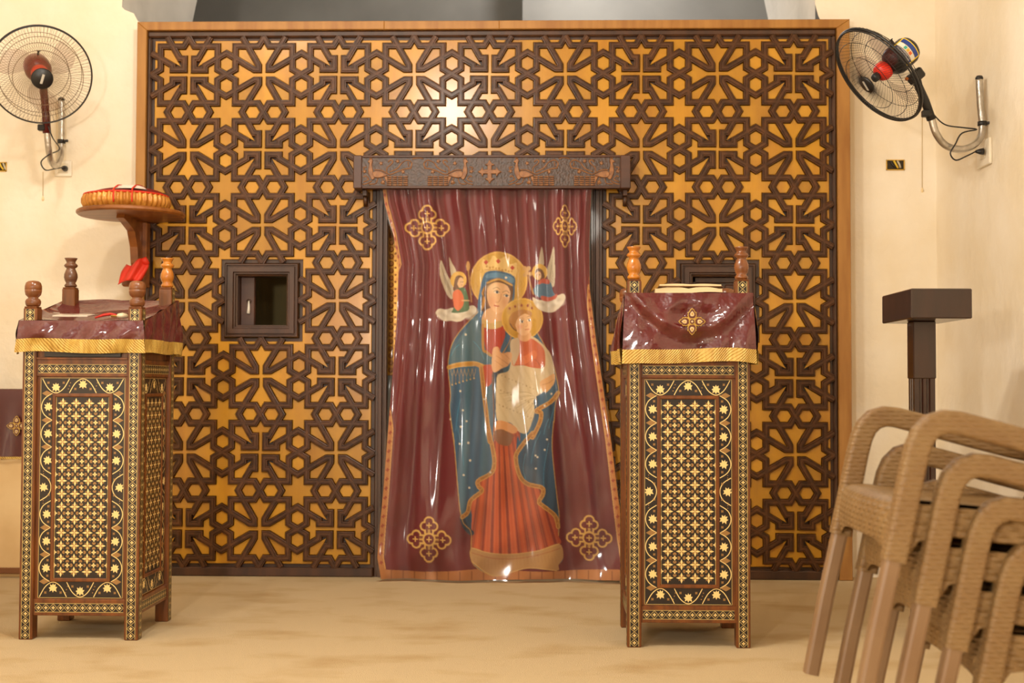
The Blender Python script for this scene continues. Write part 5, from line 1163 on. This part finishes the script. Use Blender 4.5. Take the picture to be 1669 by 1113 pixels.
M['ribbed'] = rattan('ribbed_plastic', (128, 100, 62), (118, 88, 52), 22, 30, .5)
M['plain'] = mat('plain_plastic', (134, 106, 76), .45, c2=(124, 95, 66), nscale=6)
CH_Y0, CH_Y1 = -3.935, -3.445; CYM = (CH_Y0+CH_Y1)/2; HW = (CH_Y1-CH_Y0)/2
def rrect(w, h, e=.008, n=2):
    pts = []
    for (sx, sy, a0) in ((1, 1, 0), (-1, 1, 90), (-1, -1, 180), (1, -1, 270)):
        for k in range(n+1):
            a = math.radians(a0+90*k/n); pts.append((sx*(w/2-e)+e*math.cos(a), sy*(h/2-e)+e*math.sin(a)))
    return pts+[pts[0]]
def chair_parts():
    out = []
    arm_path = [(.075, .345), (.100, .46), (.118, .545), (.128, .585), (.140, .612), (.160, .632), (.186, .640), (.215, .637), (.30, .615), (.40, .588), (.50, .562), (.585, .545)]
    for sy in (-1, 1):
        b = MB(); b.sweep(arm_path, rrect(.050, .046, .009, 3), 0); b.v = [(x, y+sy*HW, z) for x, y, z in b.v]; out.append(('armrest', b, 'ribbed'))
        b = MB(); b.sweep([(.0, .0), (.038, .19), (.076, .36)], rrect(.036, .040, .008, 2), 0); b.v = [(x, y+sy*HW, z) for x, y, z in b.v]; out.append(('leg', b, 'plain'))
        b = MB(); b.sweep([(.63, 0), (.56, .22), (.52, .40)], rrect(.036, .040, .008, 2), 0); b.v = [(x, y+sy*(HW-.015), z) for x, y, z in b.v]; out.append(('leg', b, 'plain'))
        b = MB(); b.sweep([(.52, .38), (.565, .46), (.62, .56), (.68, .70), (.73, .83)], rrect(.044, .044, .010, 2), 0); b.v = [(x, y+sy*(HW-.012), z) for x, y, z in b.v]; out.append(('back_post', b, 'rattan'))
        # side apron
        b = MB(); P_ = [(.098, .468), (.50, .43), (.52, .345), (.47, .352), (.40, .372), (.20, .395), (.13, .385), (.112, .36), (.100, .36)]
        b.prism(P_, .012, -.012, .003); b.v = [(x, y+sy*(HW-.012), z) for x, y, z in b.v]; out.append(('side_apron', b, 'rattan'))
    # front apron rolling over from the seat, with arched lower edge
    b = MB(); n = 28; rows = []
    prof_ = [(.150, .474), (.115, .477), (.092, .476), (.076, .470), (.067, .458), (.062, .44), (.060, .42), (.062, .40), (.066, .385)]
    for v, (x0, z0) in enumerate(prof_):
        row = []
        for i in range(n+1):
            u = -1+2*i/n; drop = max(0, (v-3)/5)*(.040*abs(u)**5+.004); row.append((x0+.014*u*u-.006, u*HW*.97, z0-.004*u*u-drop))
        rows.append(row)
    b.grid(rows, flip=True); out.append(('front_apron', b, 'rattan'))
    b = MB(); P_ = []
    for j in range(13):
        s = j/12; P_.append([(.14+.375*s, (-1+2*i/16)*HW*.96, .472-.035*s-.010*math.sin(math.pi*s)*(1-(-1+2*i/16)**2)) for i in range(17)])
    b.grid(P_); b.grid([[(x, y, z-.022) for x, y, z in r] for r in P_], flip=True); out.append(('seat', b, 'rattan'))
    for k in range(5):
        z0 = .50+k*.062; b = MB(); xa = .585+(z0-.50)*.44; P_ = []
        for (dx, dz) in ((-.008, 0), (.012, .046), (.022, .046), (.002, 0), (-.008, 0)): P_.append([(xa+dx+.03*(1-(2*i/12-1)**2), (-1+2*i/12)*(HW-.02), z0+dz) for i in range(13)])
        b.grid(P_); out.append(('back_slat', b, 'rattan'))
    return out
cp = [(n, b.mesh(n, M[m])) for n, b, m in chair_parts()]
labs = ['beige rattan-look plastic armchair, topmost of the stack at right', 'beige rattan-look plastic armchair, second from the top of the stack', 'beige rattan-look plastic armchair, third from the top of the stack', 'beige rattan-look plastic armchair at the bottom of the stack, standing on the carpet']
for i in range(4):
    t = thing('stacking_chair', labs[i], 'chair', (.952+.0635*i, CYM, .2745-.0915*i), 0, 'stacked armchairs at the right')
    for n, me in cp: link(n, me, t)
